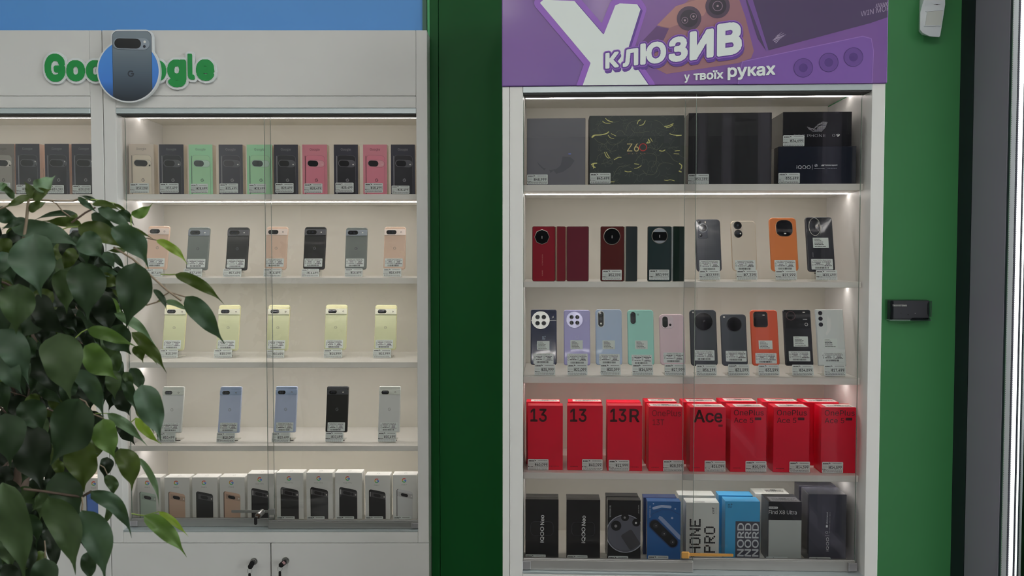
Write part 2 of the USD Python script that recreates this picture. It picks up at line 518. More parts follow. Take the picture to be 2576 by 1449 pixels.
def cabinet(fr, label, so0, si0, si1, so1, z, shelves, leds, extra_joint=None, led=LED_MAT):
    """z: top, header (its lower joint), track (top track's top and bottom), ceil, deck, rail (bottom rail's top), track2, apron."""
    c = thing('display_cabinet', label, 'cabinet', fr.mat(0, 0, 0))
    e = 0.0006
    if extra_joint:
        part(c, 'stile', bx(so0, extra_joint - e, 0, 0.02, z['apron'] + e, z['stile_top'], 0.0008), WHITE)
        part(c, 'stile', bx(extra_joint + e, si0, 0, DEPTH, z['apron'] + e, z['stile_top'], 0.0008), WHITE)
        part(c, 'side_panel', bx(so0, extra_joint - 0.001, 0.021, DEPTH, 0, z['top'], 0.0008), WHITE)
    else:
        part(c, 'stile', bx(so0 + e, si0, 0, DEPTH, z['apron'] + e, z['stile_top'], 0.0008), WHITE)
    part(c, 'stile', bx(si1, so1 - e, 0, DEPTH, z['apron'] + e, z['stile_top'], 0.0008), WHITE)
    part(c, 'back_panel', bx(si0, si1, DEPTH - 0.005, DEPTH + 0.004, z['deck'] - 0.02, z['top']), WHITE_IN)
    part(c, 'top_panel', bx(si0, si1, 0.065, DEPTH - 0.005, z['ceil'], z['ceil'] + 0.018), WHITE_IN)
    part(c, 'deck', bx(si0, si1, 0.062, DEPTH - 0.005, z['deck'] - 0.018, z['deck']), WHITE_IN)
    if z['stile_top'] == z['top']:
        part(c, 'header_panel', bx(si0 + e, si1 - e, 0.0, 0.018, z['header'] + e, z['top'], 0.0008), WHITE)
        part(c, 'rail', bx(si0 + e, si1 - e, 0.0, 0.018, z['track'][0] + e, z['header'] - e, 0.0008), WHITE)
        part(c, 'roof', bx(si0, si1, 0.019, DEPTH, z['top'] - 0.02, z['top'] - 0.001), WHITE)
    else:
        part(c, 'header_panel', bx(so0, so1, 0.02, DEPTH, z['ceil'] + 0.0185, z['top'], 0.0008), WHITE)
    t = part(c, 'top_track', bx(si0 + e, si1 - e, -0.001, 0.06, z['track'][1], z['track'][0] - 0.001, 0.0006), ALU)
    part(t, 'brush_seal', bx(si0 + 0.002, si1 - 0.002, 0.004, 0.058, z['track'][1] - 0.004, z['track'][1] - 0.0001), M((52, 52, 52), 0.8))
    part(c, 'bottom_track', bx(si0 + e, si1 - e, -0.001, 0.06, z['track2'] - 0.006, z['track2'], 0.0006), ALU)
    part(c, 'apron', bx(si0 + e, si1 - e, 0.0, 0.018, z['apron'] + e, z['track2'] - 0.007, 0.0008), WHITE)
    part(c, 'lower_body', bx(so0 + 0.001, so1 - 0.001, 0.021, DEPTH, 0.0, z['apron'] - 0.001), WHITE)
    for zt, zb in shelves:
        part(c, 'shelf', bx(si0 + 0.0005, si1 - 0.0005, SHELF_D, DEPTH - 0.006, zb, zt, 0.0008), SHELF_W)
    for k, (zl, dl) in enumerate(leds):
        drop = (0.0065, 0.0020, 0.0012, 0.0012, 0.0012)[k]
        part(c, 'led_strip', bx(si0 + 0.004, si1 - 0.004, dl - 0.005, dl + 0.005, zl - drop - 0.0003, zl - 0.0003), led if k else LED_TOP, 'glowing white light strip')
    return c


def door(c, s0, s1, d, z0, z1, rail, mat, bumper):
    """A sliding pane with its bottom rail. bumper: -1 left, 1 right, 0 none."""
    p = part(c, 'glass_door', bx(s0, s1, d + 0.004, d + 0.009, z0 + 0.01, z1), GLASS, 'clear sliding glass pane')
    for s in (s0, s1):
        part(p, 'pane_edge', bx(s - 0.0004, s + 0.0004, d + 0.0038, d + 0.0092, z0 + 0.01, z1), EDGE)
    prof = cat([bx(s0, s1, d, d + 0.015, z0, rail - 0.004, 0.0012), bx(s0, s1, d + 0.001, d + 0.014, rail - 0.0055, rail, 0.002)])
    part(p, 'rail_profile', prof, mat)
    if bumper:
        x = s1 if bumper > 0 else s0
        a, b = sorted((x - bumper * 0.022, x + bumper * 0.004))
        part(p, 'end_stop', cat([bx(a, b, d - 0.005, d - 0.0005, z0 + 0.003, rail - 0.007, 0.001), bx(a, a + 0.004, d - 0.008, d - 0.0005, z0 + 0.003, rail - 0.006, 0.0008)]), M((118, 116, 118), 0.35, metal=0.4))


def cup_doors(c, fr, s0, sm, s1, z1, z0=0.08):
    out = []
    for a, b in ((s0, sm - 0.0012), (sm + 0.0012, s1)):
        out.append(part(c, 'cupboard_door', bx(a + 0.0012, b, -0.001, 0.0195, z0, z1 - 0.0012, 0.0009), WHITE))
    return out


# -- the two white cabinets on the left wall
z = dict(top=L.z(700, 76, 0), stile_top=L.z(700, 76, 0), header=L.z(700, 241.5, 0), track=(L.z(700, 271.5, 0), L.z(700, 285.5, 0)),
         ceil=L.z(700, 315, DEPTH - 0.006), rail=L.z(700, 1304, 0.036), track2=L.z(700, 1333.5, 0), apron=L.z(700, 1366, 0))
z['deck'] = z['track2'] + 0.002
shL = [(L.z(700, t, SHELF_D), L.z(700, b, SHELF_D)) for t, b in ((488.3, 502), (699, 714), (911, 925), (1121.5, 1135))]
ledL = [(z['ceil'], 0.17)] + [(b, 0.17) for _, b in shL]
SA, SB, SC, SD = L.s(268, 720, 0), L.s(299, 720, 0), L.s(1049, 720, 0), L.s(1077, 720, 0)
cabL = cabinet(L, 'tall white display cabinet with glass doors beside the green column', SA, SB, SC, SD, z, shL, ledL)
sm0, sm1 = L.s(669, 700, 0.018), L.s(684, 700, 0.038)
door(cabL, SB + 0.012, sm1, 0.033, z['track2'] + 0.0005, z['track'][1], z['rail'], ALU_D, -1)
door(cabL, sm0, SC - 0.001, 0.011, z['track2'] + 0.0005, z['track'][1], z['rail'], ALU_D, 1)
doorsL = cup_doors(cabL, L, SA, L.s(681, 1410, 0), SD, z['apron'])
zL = z
s_ll1, s_ll0 = L.s(267, 720, 0), L.s(236, 720, 0)
cabLL = cabinet(L, 'white display cabinet cut by the picture edge behind the leafy plant', s_ll0 - 0.80, s_ll0 - 0.775, s_ll0, s_ll1, z, shL, ledL, None, LED_PINK)
door(cabLL, s_ll0 - 0.77, s_ll0 - 0.37, 0.033, z['track2'] + 0.0005, z['track'][1], z['rail'], ALU_D, -1)
door(cabLL, s_ll0 - 0.40, s_ll0 - 0.001, 0.011, z['track2'] + 0.0005, z['track'][1], z['rail'], ALU_D, 1)
cup_doors(cabLL, L, s_ll0 - 0.80, s_ll0 - 0.385, s_ll1, z['apron'])

# -- the cabinet under the banner
z = dict(top=2.30, stile_top=R.z(1740, 214.5, 0), header=2.2, track=(R.z(1740, 214, 0), R.z(1740, 230, 0)), ceil=R.z(1740, 269.5, DEPTH - 0.006),
         rail=R.z(1540, 1408, 0.011), track2=R.z(1540, 1441, 0), apron=R.z(1540, 1475, 0))
z['deck'] = z['track2'] + 0.002
shR = [(R.z(1740, t, SHELF_D), R.z(1740, b, SHELF_D)) for t, b in ((463.5, 480), (709, 723.5), (949.5, 966), (1192.5, 1208.5))]
ledR = [(z['ceil'], 0.17)] + [(b, 0.17) for _, b in shR]
RA, RJ, RB, RC, RD = R.s(1264, 720, 0), R.s(1282, 720, 0), R.s(1315, 720, 0), R.s(2186, 720, 0), R.s(2219.5, 720, 0)
cabR = cabinet(R, 'white display cabinet with glass doors under the purple banner', RA, RB, RC, RD, z, shR, ledR, RJ, LED_MAT_R)
door(cabR, RB + 0.001, R.s(1749, 700, 0.015), 0.011, z['track2'] + 0.0005, z['track'][1], z['rail'], ALU_R, -1)
door(cabR, R.s(1721, 700, 0.037), RC - 0.014, 0.033, z['track2'] + 0.0005, z['track'][1], z['rail'], ALU_R, 1)
cup_doors(cabR, R, RA, (RA + RD) / 2, RD, z['apron'])
zR = z

# ------------------------------------------------------------------ blue fascia above the left cabinets, lit gap beside it
BD = 0.10
b1, b2 = L.s(1063, 40, BD), L.s(1073, 40, BD)
t = thing('fascia_panel', 'plain blue fascia panel above the white cabinets', 'panel', L.mat(0, 0, 0))
part(t, 'panel', bx(-2.0, b1, BD, BD + 0.03, zL['top'] + 0.0015, ZC - 0.001), M((72, 124, 180), 0.5))
part(t, 'edge_trim', bx(b1, b2, BD - 0.004, BD + 0.03, zL['top'] + 0.0015, ZC - 0.001), M((52, 84, 70), 0.5))
t = thing('led_profile', 'hidden upright light strip brightening the gap beside the blue panel', 'light strip', L.mat(0, 0, 0))
part(t, 'channel', bx(b2 - 0.085, b2 - 0.062, 0.20, 0.23, zL['top'] + 0.03, ZC - 0.02), ALU)
part(t, 'diffuser', bx(b2 - 0.062, b2 - 0.058, 0.202, 0.228, zL['top'] + 0.035, ZC - 0.025), emitter('gap_light', (1.0, 1.0, 0.95), 12.0))

# ------------------------------------------------------------------ the cut-out sign with the round plaque
SIGN_G = M((8, 112, 50), 0.4)
SIGN_W = M((186, 188, 190), 0.4)


def pz(px, py, d=0.0, fr=L):
    return fr.hit(px, py, d)


letters = [('G', 113, 205.5, 162.5, 135), ('o', 167.5, 204.5, 212.5, 151.5), ('o', 217, 204.5, 262, 151.5),
           ('o', 373, 204.5, 417, 151.5), ('g', 421.5, 219.5, 467.5, 150), ('l', 472.5, 200.5, 489, 135), ('e', 493.5, 203.5, 538.5, 149.5)]
sg = thing('letter_sign', 'green cut-out lettering on a white backing across the cabinet header', 'sign', L.mat(0, 0, 0))
shapes = []
for ch, x0, y0, x1, y1 in letters:
    a, b = pz(x0, y0, -0.012)
    c, d = pz(x1, y1, -0.012)
    g = fit(ch, a, b, c, d, True, 0.065 if ch != 'l' else 0.02)
    shapes.append(g)
back = [union_all(shapes[:3]).buffer(0.0075, quad_segs=6), union_all(shapes[3:]).buffer(0.0075, quad_segs=6)]
for g in back:
    part(sg, 'backing_plate', prism(g, -0.0095, -0.0012), SIGN_W, 'white outline plate')
for g in shapes:
    part(sg, 'letter', prism(g, -0.0125, -0.0096), SIGN_G)
pq = thing('round_plaque', 'round blue plaque showing the back of a grey phone', 'sign', L.mat(0, 0, 0))
cx, cz = pz(325.2, 179, -0.02)
rad = (pz(404.6, 179, -0.02)[0] - pz(245.8, 179, -0.02)[0]) / 2
x0, zt = pz(284, 79, -0.02)
x1, _ = pz(383, 79, -0.02)
zt = pz(333, 79.5, -0.02)[1]
circ = Point(cx, cz).buffer(rad - 0.0045, quad_segs=24)
body = rr(x0, cz - rad, x1, zt, 0.018)
low = circ.union(sbox(x0, cz, x1, zt + 0.1))
phone = body.intersection(low)
whole = union_all([circ, phone]).buffer(0.0045, quad_segs=8)
part(pq, 'backing_plate', prism(whole, -0.026, -0.0128), SIGN_W, 'white rim')


def graded(name, top, mid, bot, z_hi, z_lo, rough=0.35):
    """Printed colour that grades from top to bottom, as on the poster itself."""
    return usdkit.material(stage, f'/World/Looks/{name}', {
        't': ('texture_coordinate', {}), 's': ('separate_xyz', {}), 'r': ('map_range', dict(from_min=z_lo, from_max=z_hi, clamp=True)),
        'c': ('rgb_ramp', {'ramp': [(0.0, alb(bot)), (0.45, alb(mid)), (1.0, alb(top))]}), 'p': ('principled_bsdf', dict(roughness=rough))},
        [('t.object', 's.vector'), ('s.z', 'r.value'), ('r.result', 'c.fac'), ('c.color', 'p.base_color')], surface='p.BSDF')


PLAQUE_B = graded('plaque_blue', (62, 120, 190), (50, 100, 170), (14, 22, 36), cz + 0.05, cz - rad)
for g_ in geoms(circ.difference(phone)):
    part(pq, 'printed_disc', flat(g_, -0.0263), PLAQUE_B)
pb = part(pq, 'printed_phone', flat(phone, -0.0263), graded('plaque_grey', (96, 106, 114), (62, 74, 86), (18, 24, 34), cz + 0.11, cz - rad))
part(pb, 'outline', flat(phone.difference(phone.buffer(-0.0012)), -0.0265), M((40, 46, 54), 0.4))
bar = rr(*pz(288, 126, -0.02), *pz(378.5, 97, -0.02), 0.019)
part(pb, 'camera_bar', prism(affinity.rotate(bar, -1.5), -0.0285, -0.0266), M((112, 120, 130), 0.35))
part(pb, 'camera_window', flat(affinity.rotate(rr(*pz(291, 123.5, -0.02), *pz(357.5, 98.5, -0.02), 0.017), -1.5), -0.0288), M((14, 15, 19), 0.25))
part(pb, 'flash', flat(Point(*pz(367, 107, -0.02)).buffer(0.0042), -0.0288), M((190, 190, 186), 0.4))
part(pb, 'sensor', flat(Point(*pz(366, 118.5, -0.02)).buffer(0.0045), -0.0288), M((20, 24, 34), 0.3))
part(pb, 'emblem', flat(g_plain(*pz(331.5, 186.5, -0.02), 0.0105), -0.0266), M((34, 40, 48), 0.4))

# ------------------------------------------------------------------ the purple banner
BN = -0.006
bn = thing('banner', 'purple printed banner with large white lettering over the cabinet', 'banner', R.mat(0, 0, 0))
zb0, zb1 = R.z(1740, 213, BN), 2.31
PURPLE = usdkit.material(stage, '/World/Looks/banner_purple', {
    't': ('texture_coordinate', {}), 'n': ('noise_texture', dict(scale=2.6, detail=1.0)), 'r': ('rgb_ramp', {'ramp': [(0.35, alb((82, 54, 116))), (0.65, alb((98, 66, 118)))]}),
    'n2': ('noise_texture', dict(scale=9.0, detail=1.0)), 'b': ('bump', dict(strength=0.25, distance=0.004)),
    'p': ('principled_bsdf', dict(roughness=0.32, coat_weight=0.25, coat_roughness=0.12))},
    [('t.object', 'n.vector'), ('n.fac', 'r.fac'), ('r.color', 'p.base_color'), ('t.object', 'n2.vector'), ('n2.fac', 'b.height'), ('b.normal', 'p.normal')], surface='p.BSDF')
sheet = part(bn, 'sheet', bx(RA - 0.001, RD + 0.002, BN, 0.0195, zb0, zb1, 0.002), PURPLE)
clip = sbox(RA, zb0 + 0.0005, RD + 0.001, zb1 - 0.002)


def bp(pts, sc=2.576, ox=1250, oy=0):
    return Polygon([R.hit(ox + x / sc, oy + y / sc, BN) for x, y in pts])


def bnp(name, g, y, mat, parent=None):
    g = g.intersection(clip)
    if not g.is_empty:
        return part(parent or bn, name, flat(g, BN - y), mat)


# printed phones behind the lettering
bnp('printed_phone', bp([(920, 330), (1150, 90), (1330, -60), (1540, -60), (1600, 110), (1655, 330), (1640, 370), (1560, 400), (1100, 470), (1000, 420)]).buffer(0.004), 0.0003, M((122, 84, 92), 0.4, 0.9))
bnp('printed_panel', bp([(1036, 165), (1160, 40), (1420, -40), (1340, 100), (1120, 180)]), 0.0005, M((140, 100, 98), 0.4, 0.9))
bnp('printed_panel', bp([(930, 280), (1036, 170), (1115, 185), (1080, 260), (1000, 300)]), 0.0005, M((78, 52, 92), 0.4, 0.9))
dark = bnp('printed_phone', bp([(1600, -40), (2530, -60), (2530, 112), (2420, 150), (1745, 330), (1690, 250)]), 0.0004, M((64, 50, 80), 0.4, 0.85))
bnp('printed_edge', bp([(1600, -60), (1640, -60), (1760, 326), (1745, 332)]), 0.0005, M((92, 62, 120), 0.4, 0.9))
low_ph = bp([(1560, 560), (1590, 400), (2370, 235), (2425, 250), (2440, 330), (2430, 545)])
bnp('printed_phone', low_ph, 0.0003, M((98, 66, 132), 0.4, 0.9))
bnp('printed_edge', low_ph.boundary.buffer(0.0012), 0.0006, M((118, 84, 148), 0.4, 0.9))
for x, y, r in ((1430, 40, 78), (1245, 120, 78)):
    a, b = R.hit(1250 + x / 2.576, y / 2.576, BN)
    q = r / 2.576 / F * 2.38
    bnp('printed_lens', Point(a, b).buffer(q, quad_segs=10), 0.0008, M((60, 46, 62), 0.3))
    bnp('printed_lens', Point(a, b).buffer(q * 0.72, quad_segs=10), 0.0010, M((38, 32, 44), 0.3))
    for k, (dx, dz) in enumerate(((0, 0),) if x > 1400 else ((-0.35, -0.15), (0.36, 0.16))):
        ct = Point(a + dx * q, b + dz * q)
        bnp('printed_ring', ct.buffer(q * (0.42 if x > 1400 else 0.27)).difference(ct.buffer(q * (0.36 if x > 1400 else 0.22))), 0.0012, M((104, 84, 100), 0.3))
        bnp('printed_ring', ct.buffer(q * 0.09), 0.0012, M((120, 100, 110), 0.3))
for x, y, r in ((1985, 440, 62), (2150, 405, 62), (2310, 370, 62)):
    a, b = R.hit(1250 + x / 2.576, y / 2.576, BN)
    q = r / 2.576 / F * 2.35
    bnp('printed_lens', Point(a, b).buffer(q), 0.0007, M((84, 56, 118), 0.35, 0.9))
    bnp('printed_ring', Point(a, b).buffer(q).difference(Point(a, b).buffer(q * 0.94)), 0.0009, M((66, 46, 98), 0.35, 0.9))
    bnp('printed_ring', Point(a, b).buffer(q * 0.45), 0.0009, M((70, 46, 104), 0.35, 0.9))
ml = M((130, 116, 140), 0.4, 0.9)
for k in range(6):
    y = 218 + k * 9
    bnp('printed_mark', bp([(1785 + 9 * abs(k - 3), y + 14), (1875 - 12 * abs(k - 2), y - 14), (1870 - 12 * abs(k - 2), y - 9), (1790 + 9 * abs(k - 3), y + 19)]), 0.0007, ml)
a, b = R.hit(1250 + 2358 / 2.576, 108 / 2.576, BN)
c, _ = R.hit(1250 + 2640 / 2.576, 108 / 2.576, BN)
bnp('lettering', fit('WIN MORE GO', a, b, c, b + 0.0145, False, 0.0, 0.21), 0.0007, ml)
for k in range(9):
    x = 2452 + k * 11
    bnp('printed_mark', bp([(x, 52 - k * 2), (x + 5, 51 - k * 2), (x + 13, 24 - k * 2), (x + 8, 25 - k * 2)]), 0.0007, ml)
# the lettering
WHITE_P = M((196, 202, 200), 0.4, 1.0)
HALO = M((112, 72, 146), 0.4, 1.0)
HALO_D = M((72, 44, 112), 0.4, 1.0)
big = bp([(285, 20), (303, 4), (500, 12), (693, 235), (770, 40), (797, 28), (905, 33), (925, 62), (836, 345), (980, 556), (560, 556), (612, 408)]).buffer(0.004).buffer(-0.002)
bnp('letter_halo', big.buffer(0.017, quad_segs=6), 0.0014, HALO)
bnp('letter_shade', affinity.translate(big, 0.006, -0.004).difference(big), 0.0016, HALO_D)
bnp('big_letter', big, 0.0018, WHITE_P)
lt = [('К', 702, 448, 790, 338, -0.10), ('Л', 815, 437, 916, 318, -0.12), ('Ю', 928, 424, 1096, 275, -0.12), ('З', 1112, 410, 1236, 238, -0.10), ('И', 1247, 395, 1405, 200, -0.12), ('В', 1424, 370, 1588, 150, -0.10)]
gl = []
for ch, x0, y0, x1, y1, sh in lt:
    a, b = R.hit(1250 + x0 / 2.576, y0 / 2.576, BN)
    c, d = R.hit(1250 + x1 / 2.576, y1 / 2.576, BN)
    gl.append(fit(ch, a, b, c, d - 0.003, True, 0.05, -sh * (d - b) / (c - a) * 1.0))
allg = union_all(gl)
bnp('letter_shade', affinity.translate(allg.buffer(0.0042), 0.003, -0.009).union(allg.buffer(0.0042)), 0.0020, HALO_D)
bnp('letter_halo', allg.buffer(0.0058, quad_segs=5).difference(allg.buffer(0.0036)), 0.0022, HALO)
for g in gl:
    bnp('letter', g, 0.0026, WHITE_P)
for s, x0, y0, x1, y1, sh in (('у', 1213, 538, 1248, 484, 0.0), ('твоїх', 1272, 523, 1466, 462, 0.05), ('руках', 1493, 522, 1803, 437, 0.04)):
    a, b = R.hit(1250 + x0 / 2.576, y0 / 2.576, BN)
    c, d = R.hit(1250 + x1 / 2.576, y1 / 2.576, BN)
    bnp('lettering', fit(s, a, b, c, d, True, 0.02, sh), 0.0026, WHITE_P)

# ------------------------------------------------------------------ boxes
GAIN = 2.45

class Box:
    """A carton standing at a shelf's front: x from -w/2, y into the shelf, z up; prints are given in fractions of its front, y from the top."""

    def __init__(self, fr, name, label, group, x0, x1, ytop, zbot, d, depth, color, rough=0.35, coat=0.0, yref=None, front=None, yaw=0.0, h=None, bump=0.0, cat_='box'):
        ym = yref if yref else ytop + 60
        s0, s1 = fr.s(x0, ym, d), fr.s(x1, ym, d)
        self.w = s1 - s0
        self.h = h or fr.z((x0 + x1) / 2, ytop, d) - zbot
        self.depth, self.fr, self.d, self.x0, self.x1, self.zbot, self.sc = depth, fr, d, s0, s1, zbot, (s0 + s1) / 2
        self.path = thing(name, label, cat_, fr.mat((s0 + s1) / 2, d, zbot + 0.0004, yaw=yaw), group)
        self.y = -0.0002
        mat = color if isinstance(color, UsdShade.Material) else M(color, rough, coat=coat, bump=bump, scale=90)
        self.carton = part(self.path, 'carton', bx(-self.w / 2, self.w / 2, 0, depth, 0, self.h, 0.0009), mat)
        if front:
            m = part(self.path, 'front_sleeve', bx(-self.w / 2 + 0.0003, self.w / 2 - 0.0003, -0.0008, 0, 0.0003, self.h - 0.0003), M(front, rough, coat=coat))
            self.y = -0.0010

    def X(self, f):
        return (f - 0.5) * self.w

    def Z(self, f):
        return self.h * (1 - f)

    def rect(self, x0, y0, x1, y1, r=0.0):
        a, b, c, d = self.X(x0), self.Z(y1), self.X(x1), self.Z(y0)
        return rr(a, b, c, d, r) if r else sbox(a, b, c, d)

    def poly(self, pts):
        return Polygon([(self.X(x), self.Z(y)) for x, y in pts])

    def line(self, pts, t=0.0006):
        return LineString([(self.X(x), self.Z(y)) for x, y in pts]).buffer(t, quad_segs=3)

    def put(self, name, g, color, layer=1, rough=0.4, parent=None, clip=True, coat=0.0):
        if clip:
            g = g.intersection(sbox(-self.w / 2 + 0.0006, 0.0006, self.w / 2 - 0.0006, self.h - 0.0006))
        if not g.is_empty and geoms(g):
            return part(parent or self.path, name, flat(g, self.y - 0.0003 * layer), color if isinstance(color, UsdShade.Material) else M(color, rough, coat=coat))

    def tag(self, px0, px1, py0, py1, price):
        s0, z0 = self.fr.hit(px0, py1, self.d)
        s1, z1 = self.fr.hit(px1, py0, self.d)
        w, h = s1 - s0, z1 - z0
        price_tag(self.path, (s0 + s1) / 2 - self.sc, max(z0 - self.zbot, 0.0008), self.y - 0.0018, w, h, price, zlib.crc32(f'{px0}{price}'.encode()))

    def top_label(self, x0, x1, y0=0.12, y1=0.8, rgb=(196, 196, 190), bars=True):
        a, b = self.X(x0), self.X(x1)
        c, d = self.depth * y0, self.depth * y1
        t = part(self.path, 'top_label', flat_top(sbox(a, c, b, d), self.h + 0.0003), M(rgb, 0.5))
        if bars:
            rng = random.Random(int(x0 * 1e5 + self.sc * 1e4))
            g = []
            for q in (0.2, 0.4, 0.6):
                g += dashes(rng, a + 0.1 * (b - a), b - 0.08 * (b - a), c + q * (d - c), (d - c) * 0.08, 0.05, 0.2)
            x = a + 0.38 * (b - a)
            while x < a + 0.6 * (b - a):
                g.append(sbox(x, c + 0.35 * (d - c), x + 0.0008, c + 0.8 * (d - c)))
                x += 0.0016
            part(t, 'lettering', flat_top(union_all(g), self.h + 0.0005), INK)


def skewed(b, g, k):
    """Prints drawn in perspective: falls to the right."""
    return affinity.affine_transform(g, [1, 0, -k, 1, 0, 0])


def pixel9(px0, px1, ytop, zbot, label, group, front, pic, ink, tagpx, price, pro=False, d=SHELF_D + 0.02, wht=(150, 141, 128), phone=None, visor=None, pill=(14, 14, 18), flash=(190, 190, 185), edge=None):
    b = Box(L, 'phone_box', label, group, px0, px1, ytop, zbot, d, 0.034, wht, front=front)
    b.put('lettering', text('Google', 0, b.Z(0.12), 0.0075, False, 'm'), ink)
    k = 0.045
    edge = edge or ink
    ph = skewed(b, b.rect(0.14, 0.215, 0.905, 1.3, 0.012), k)
    pp = b.put('printed_phone', ph, phone or front, 1)
    b.put('outline', ph.difference(ph.buffer(-0.0005)), edge, 2, parent=pp)
    side = skewed(b, b.rect(0.105, 0.235, 0.135, 1.2, 0.002), k)
    b.put('side_frame', side, edge if not pro else ink, 1, parent=pp)
    vis = skewed(b, b.rect(0.195 if pro else 0.185, 0.31, 0.895, 0.45, 0.02), k)
    b.put('camera_bar', vis, visor or pic, 2, parent=pp)
    b.put('outline', vis.difference(vis.buffer(-0.0005)), edge, 3, parent=pp)
    b.put('camera_window', skewed(b, b.rect(0.215, 0.322, 0.75 if pro else 0.64, 0.44, 0.02), k), pill, 3, parent=pp, rough=0.25)
    if pro:
        b.put('flash', Point(b.X(0.82), b.Z(0.352)).buffer(0.0022), flash, 4, parent=pp)
        b.put('sensor', Point(b.X(0.825), b.Z(0.425)).buffer(0.0024), (16, 16, 20), 4, parent=pp)
    else:
        b.put('flash', Point(b.X(0.8), b.Z(0.402)).buffer(0.0026), flash, 4, parent=pp)
    b.put('emblem', g_plain(b.X(0.56), b.Z(0.715), 0.0055), ink, 2, parent=pp)
    side_t = text('Google Pixel 9', 0, 0, 0.004, False, 'l', rot=90)
    m = flat(side_t, 0)
    v = m.vertices
    part(b.path, 'side_lettering', trimesh.Trimesh(np.column_stack([np.full(len(v), b.w / 2 + 0.0004), v[:, 0] + 0.022, v[:, 2] + 0.055]), m.faces, process=False), M((96, 84, 66), 0.5))
    if tagpx:
        b.tag(*tagpx, price)
    return b


zS = [a for a, _ in shL]
G1 = 'phone boxes on the top shelf of the wide white cabinet'
BE, BK, MI, DG, PK = dict(front=(152, 143, 132), pic=(168, 160, 146), ink=(98, 92, 84), phone=(160, 152, 138), visor=(176, 170, 156)), dict(front=(36, 36, 46), pic=(60, 60, 66), ink=(98, 98, 102), phone=(24, 24, 30), visor=(62, 62, 68)), \
    dict(front=(122, 164, 132), pic=(134, 158, 142), ink=(78, 104, 86), phone=(136, 174, 140), visor=(140, 160, 148), pill=(54, 60, 60), flash=(150, 170, 155)), dict(front=(58, 58, 66), pic=(70, 70, 74), ink=(106, 104, 106), phone=(54, 53, 60), visor=(72, 72, 76), pill=(62, 60, 64)), \
    dict(front=(156, 98, 108), pic=(168, 120, 128), ink=(98, 52, 62), phone=(174, 104, 118), visor=(176, 126, 134), flash=(200, 160, 165))
row = [(324.5, 387.8, 362.3, BE, (328.6, 375.3, 461.5, 486), '39,099', True, 'beige phone box beside the side panel at the end of the top row'),
       (400.7, 462.6, 363.5, BK, (404, 450, 461, 485), '35,499', False, 'black phone box with a chipped top edge next to the beige box'),
       (475.2, 535.3, 363.8, MI, (481, 524, 463, 486), '28,499', False, 'mint green phone box next to the chipped black box'),
       (550.5, 611, 364, DG, (553.5, 599.5, 462, 486), '35,499', False, 'dark grey phone box between the two mint green boxes'),
       (621, 685, 364, MI, (627, 669.5, 463, 486), '28,499', False, 'mint green phone box behind the overlapping glass door edges'),
       (689.5, 750, 364, BK, (693.5, 739, 461, 485), '28,499', False, 'black phone box between the second mint green box and a pink one'),
       (760.7, 823.7, 364, PK, (766, 811.5, 462, 486), '28,499', False, 'pink phone box nearer the glass door edges, between black boxes'),
       (840, 900.8, 364, BK, (844.5, 890, 460, 484.5), '28,499', False, 'black phone box between the two pink boxes'),
       (913.4, 974, 364, PK, (918, 963.5, 461, 485), '28,499', False, 'pink phone box nearer the green column, second from the row end'),
       (983.5, 1044, 364, BK, (985.5, 1030.5, 467.5, 488), '28,499', False, 'black phone box with a low price tag beside the cabinet stile')]
for x0, x1, yt, st, tg, pr, pro, lab in row:
    pixel9(x0, x1, yt, zS[0], lab, G1, st['front'], st['pic'], st['ink'], tg, pr, pro, phone=st['phone'], visor=st['visor'], pill=st.get('pill', (14, 14, 18)), flash=st.get('flash', (205, 205, 200)))
G1b = 'phone boxes on the top shelf above the plant'
TP = dict(BK)
for x0, x1, st, tg, lab in ((-27, 37, dict(front=(88, 84, 80), ink=(60, 56, 54), phone=(112, 110, 104), visor=(150, 148, 142)), (-18, 27, 460, 484), 'grey taupe phone box at the picture edge above the plant'),
                            (40, 100.5, BK, (43, 88, 465, 487), 'black phone box partly behind the upright leaf rosette'),
                            (113.5, 174.6, BK, (117, 162, 466, 487), 'black phone box between the leaf rosette and the last box'),
                            (181, 243, BK, (184, 229.5, 466, 487), 'black phone box cut off by the stile between the white cabinets')):
    pixel9(x0, x1, 362, zS[0], lab, G1b, st['front'], (60, 60, 64), st['ink'], tg, '39,099', True, phone=st['phone'], visor=st['visor'], wht=(160, 140, 128))

# white phone boxes on the cabinets' decks
zD = zL['deck']
G5 = 'white phone boxes on the lowest shelf of the wide cabinet'


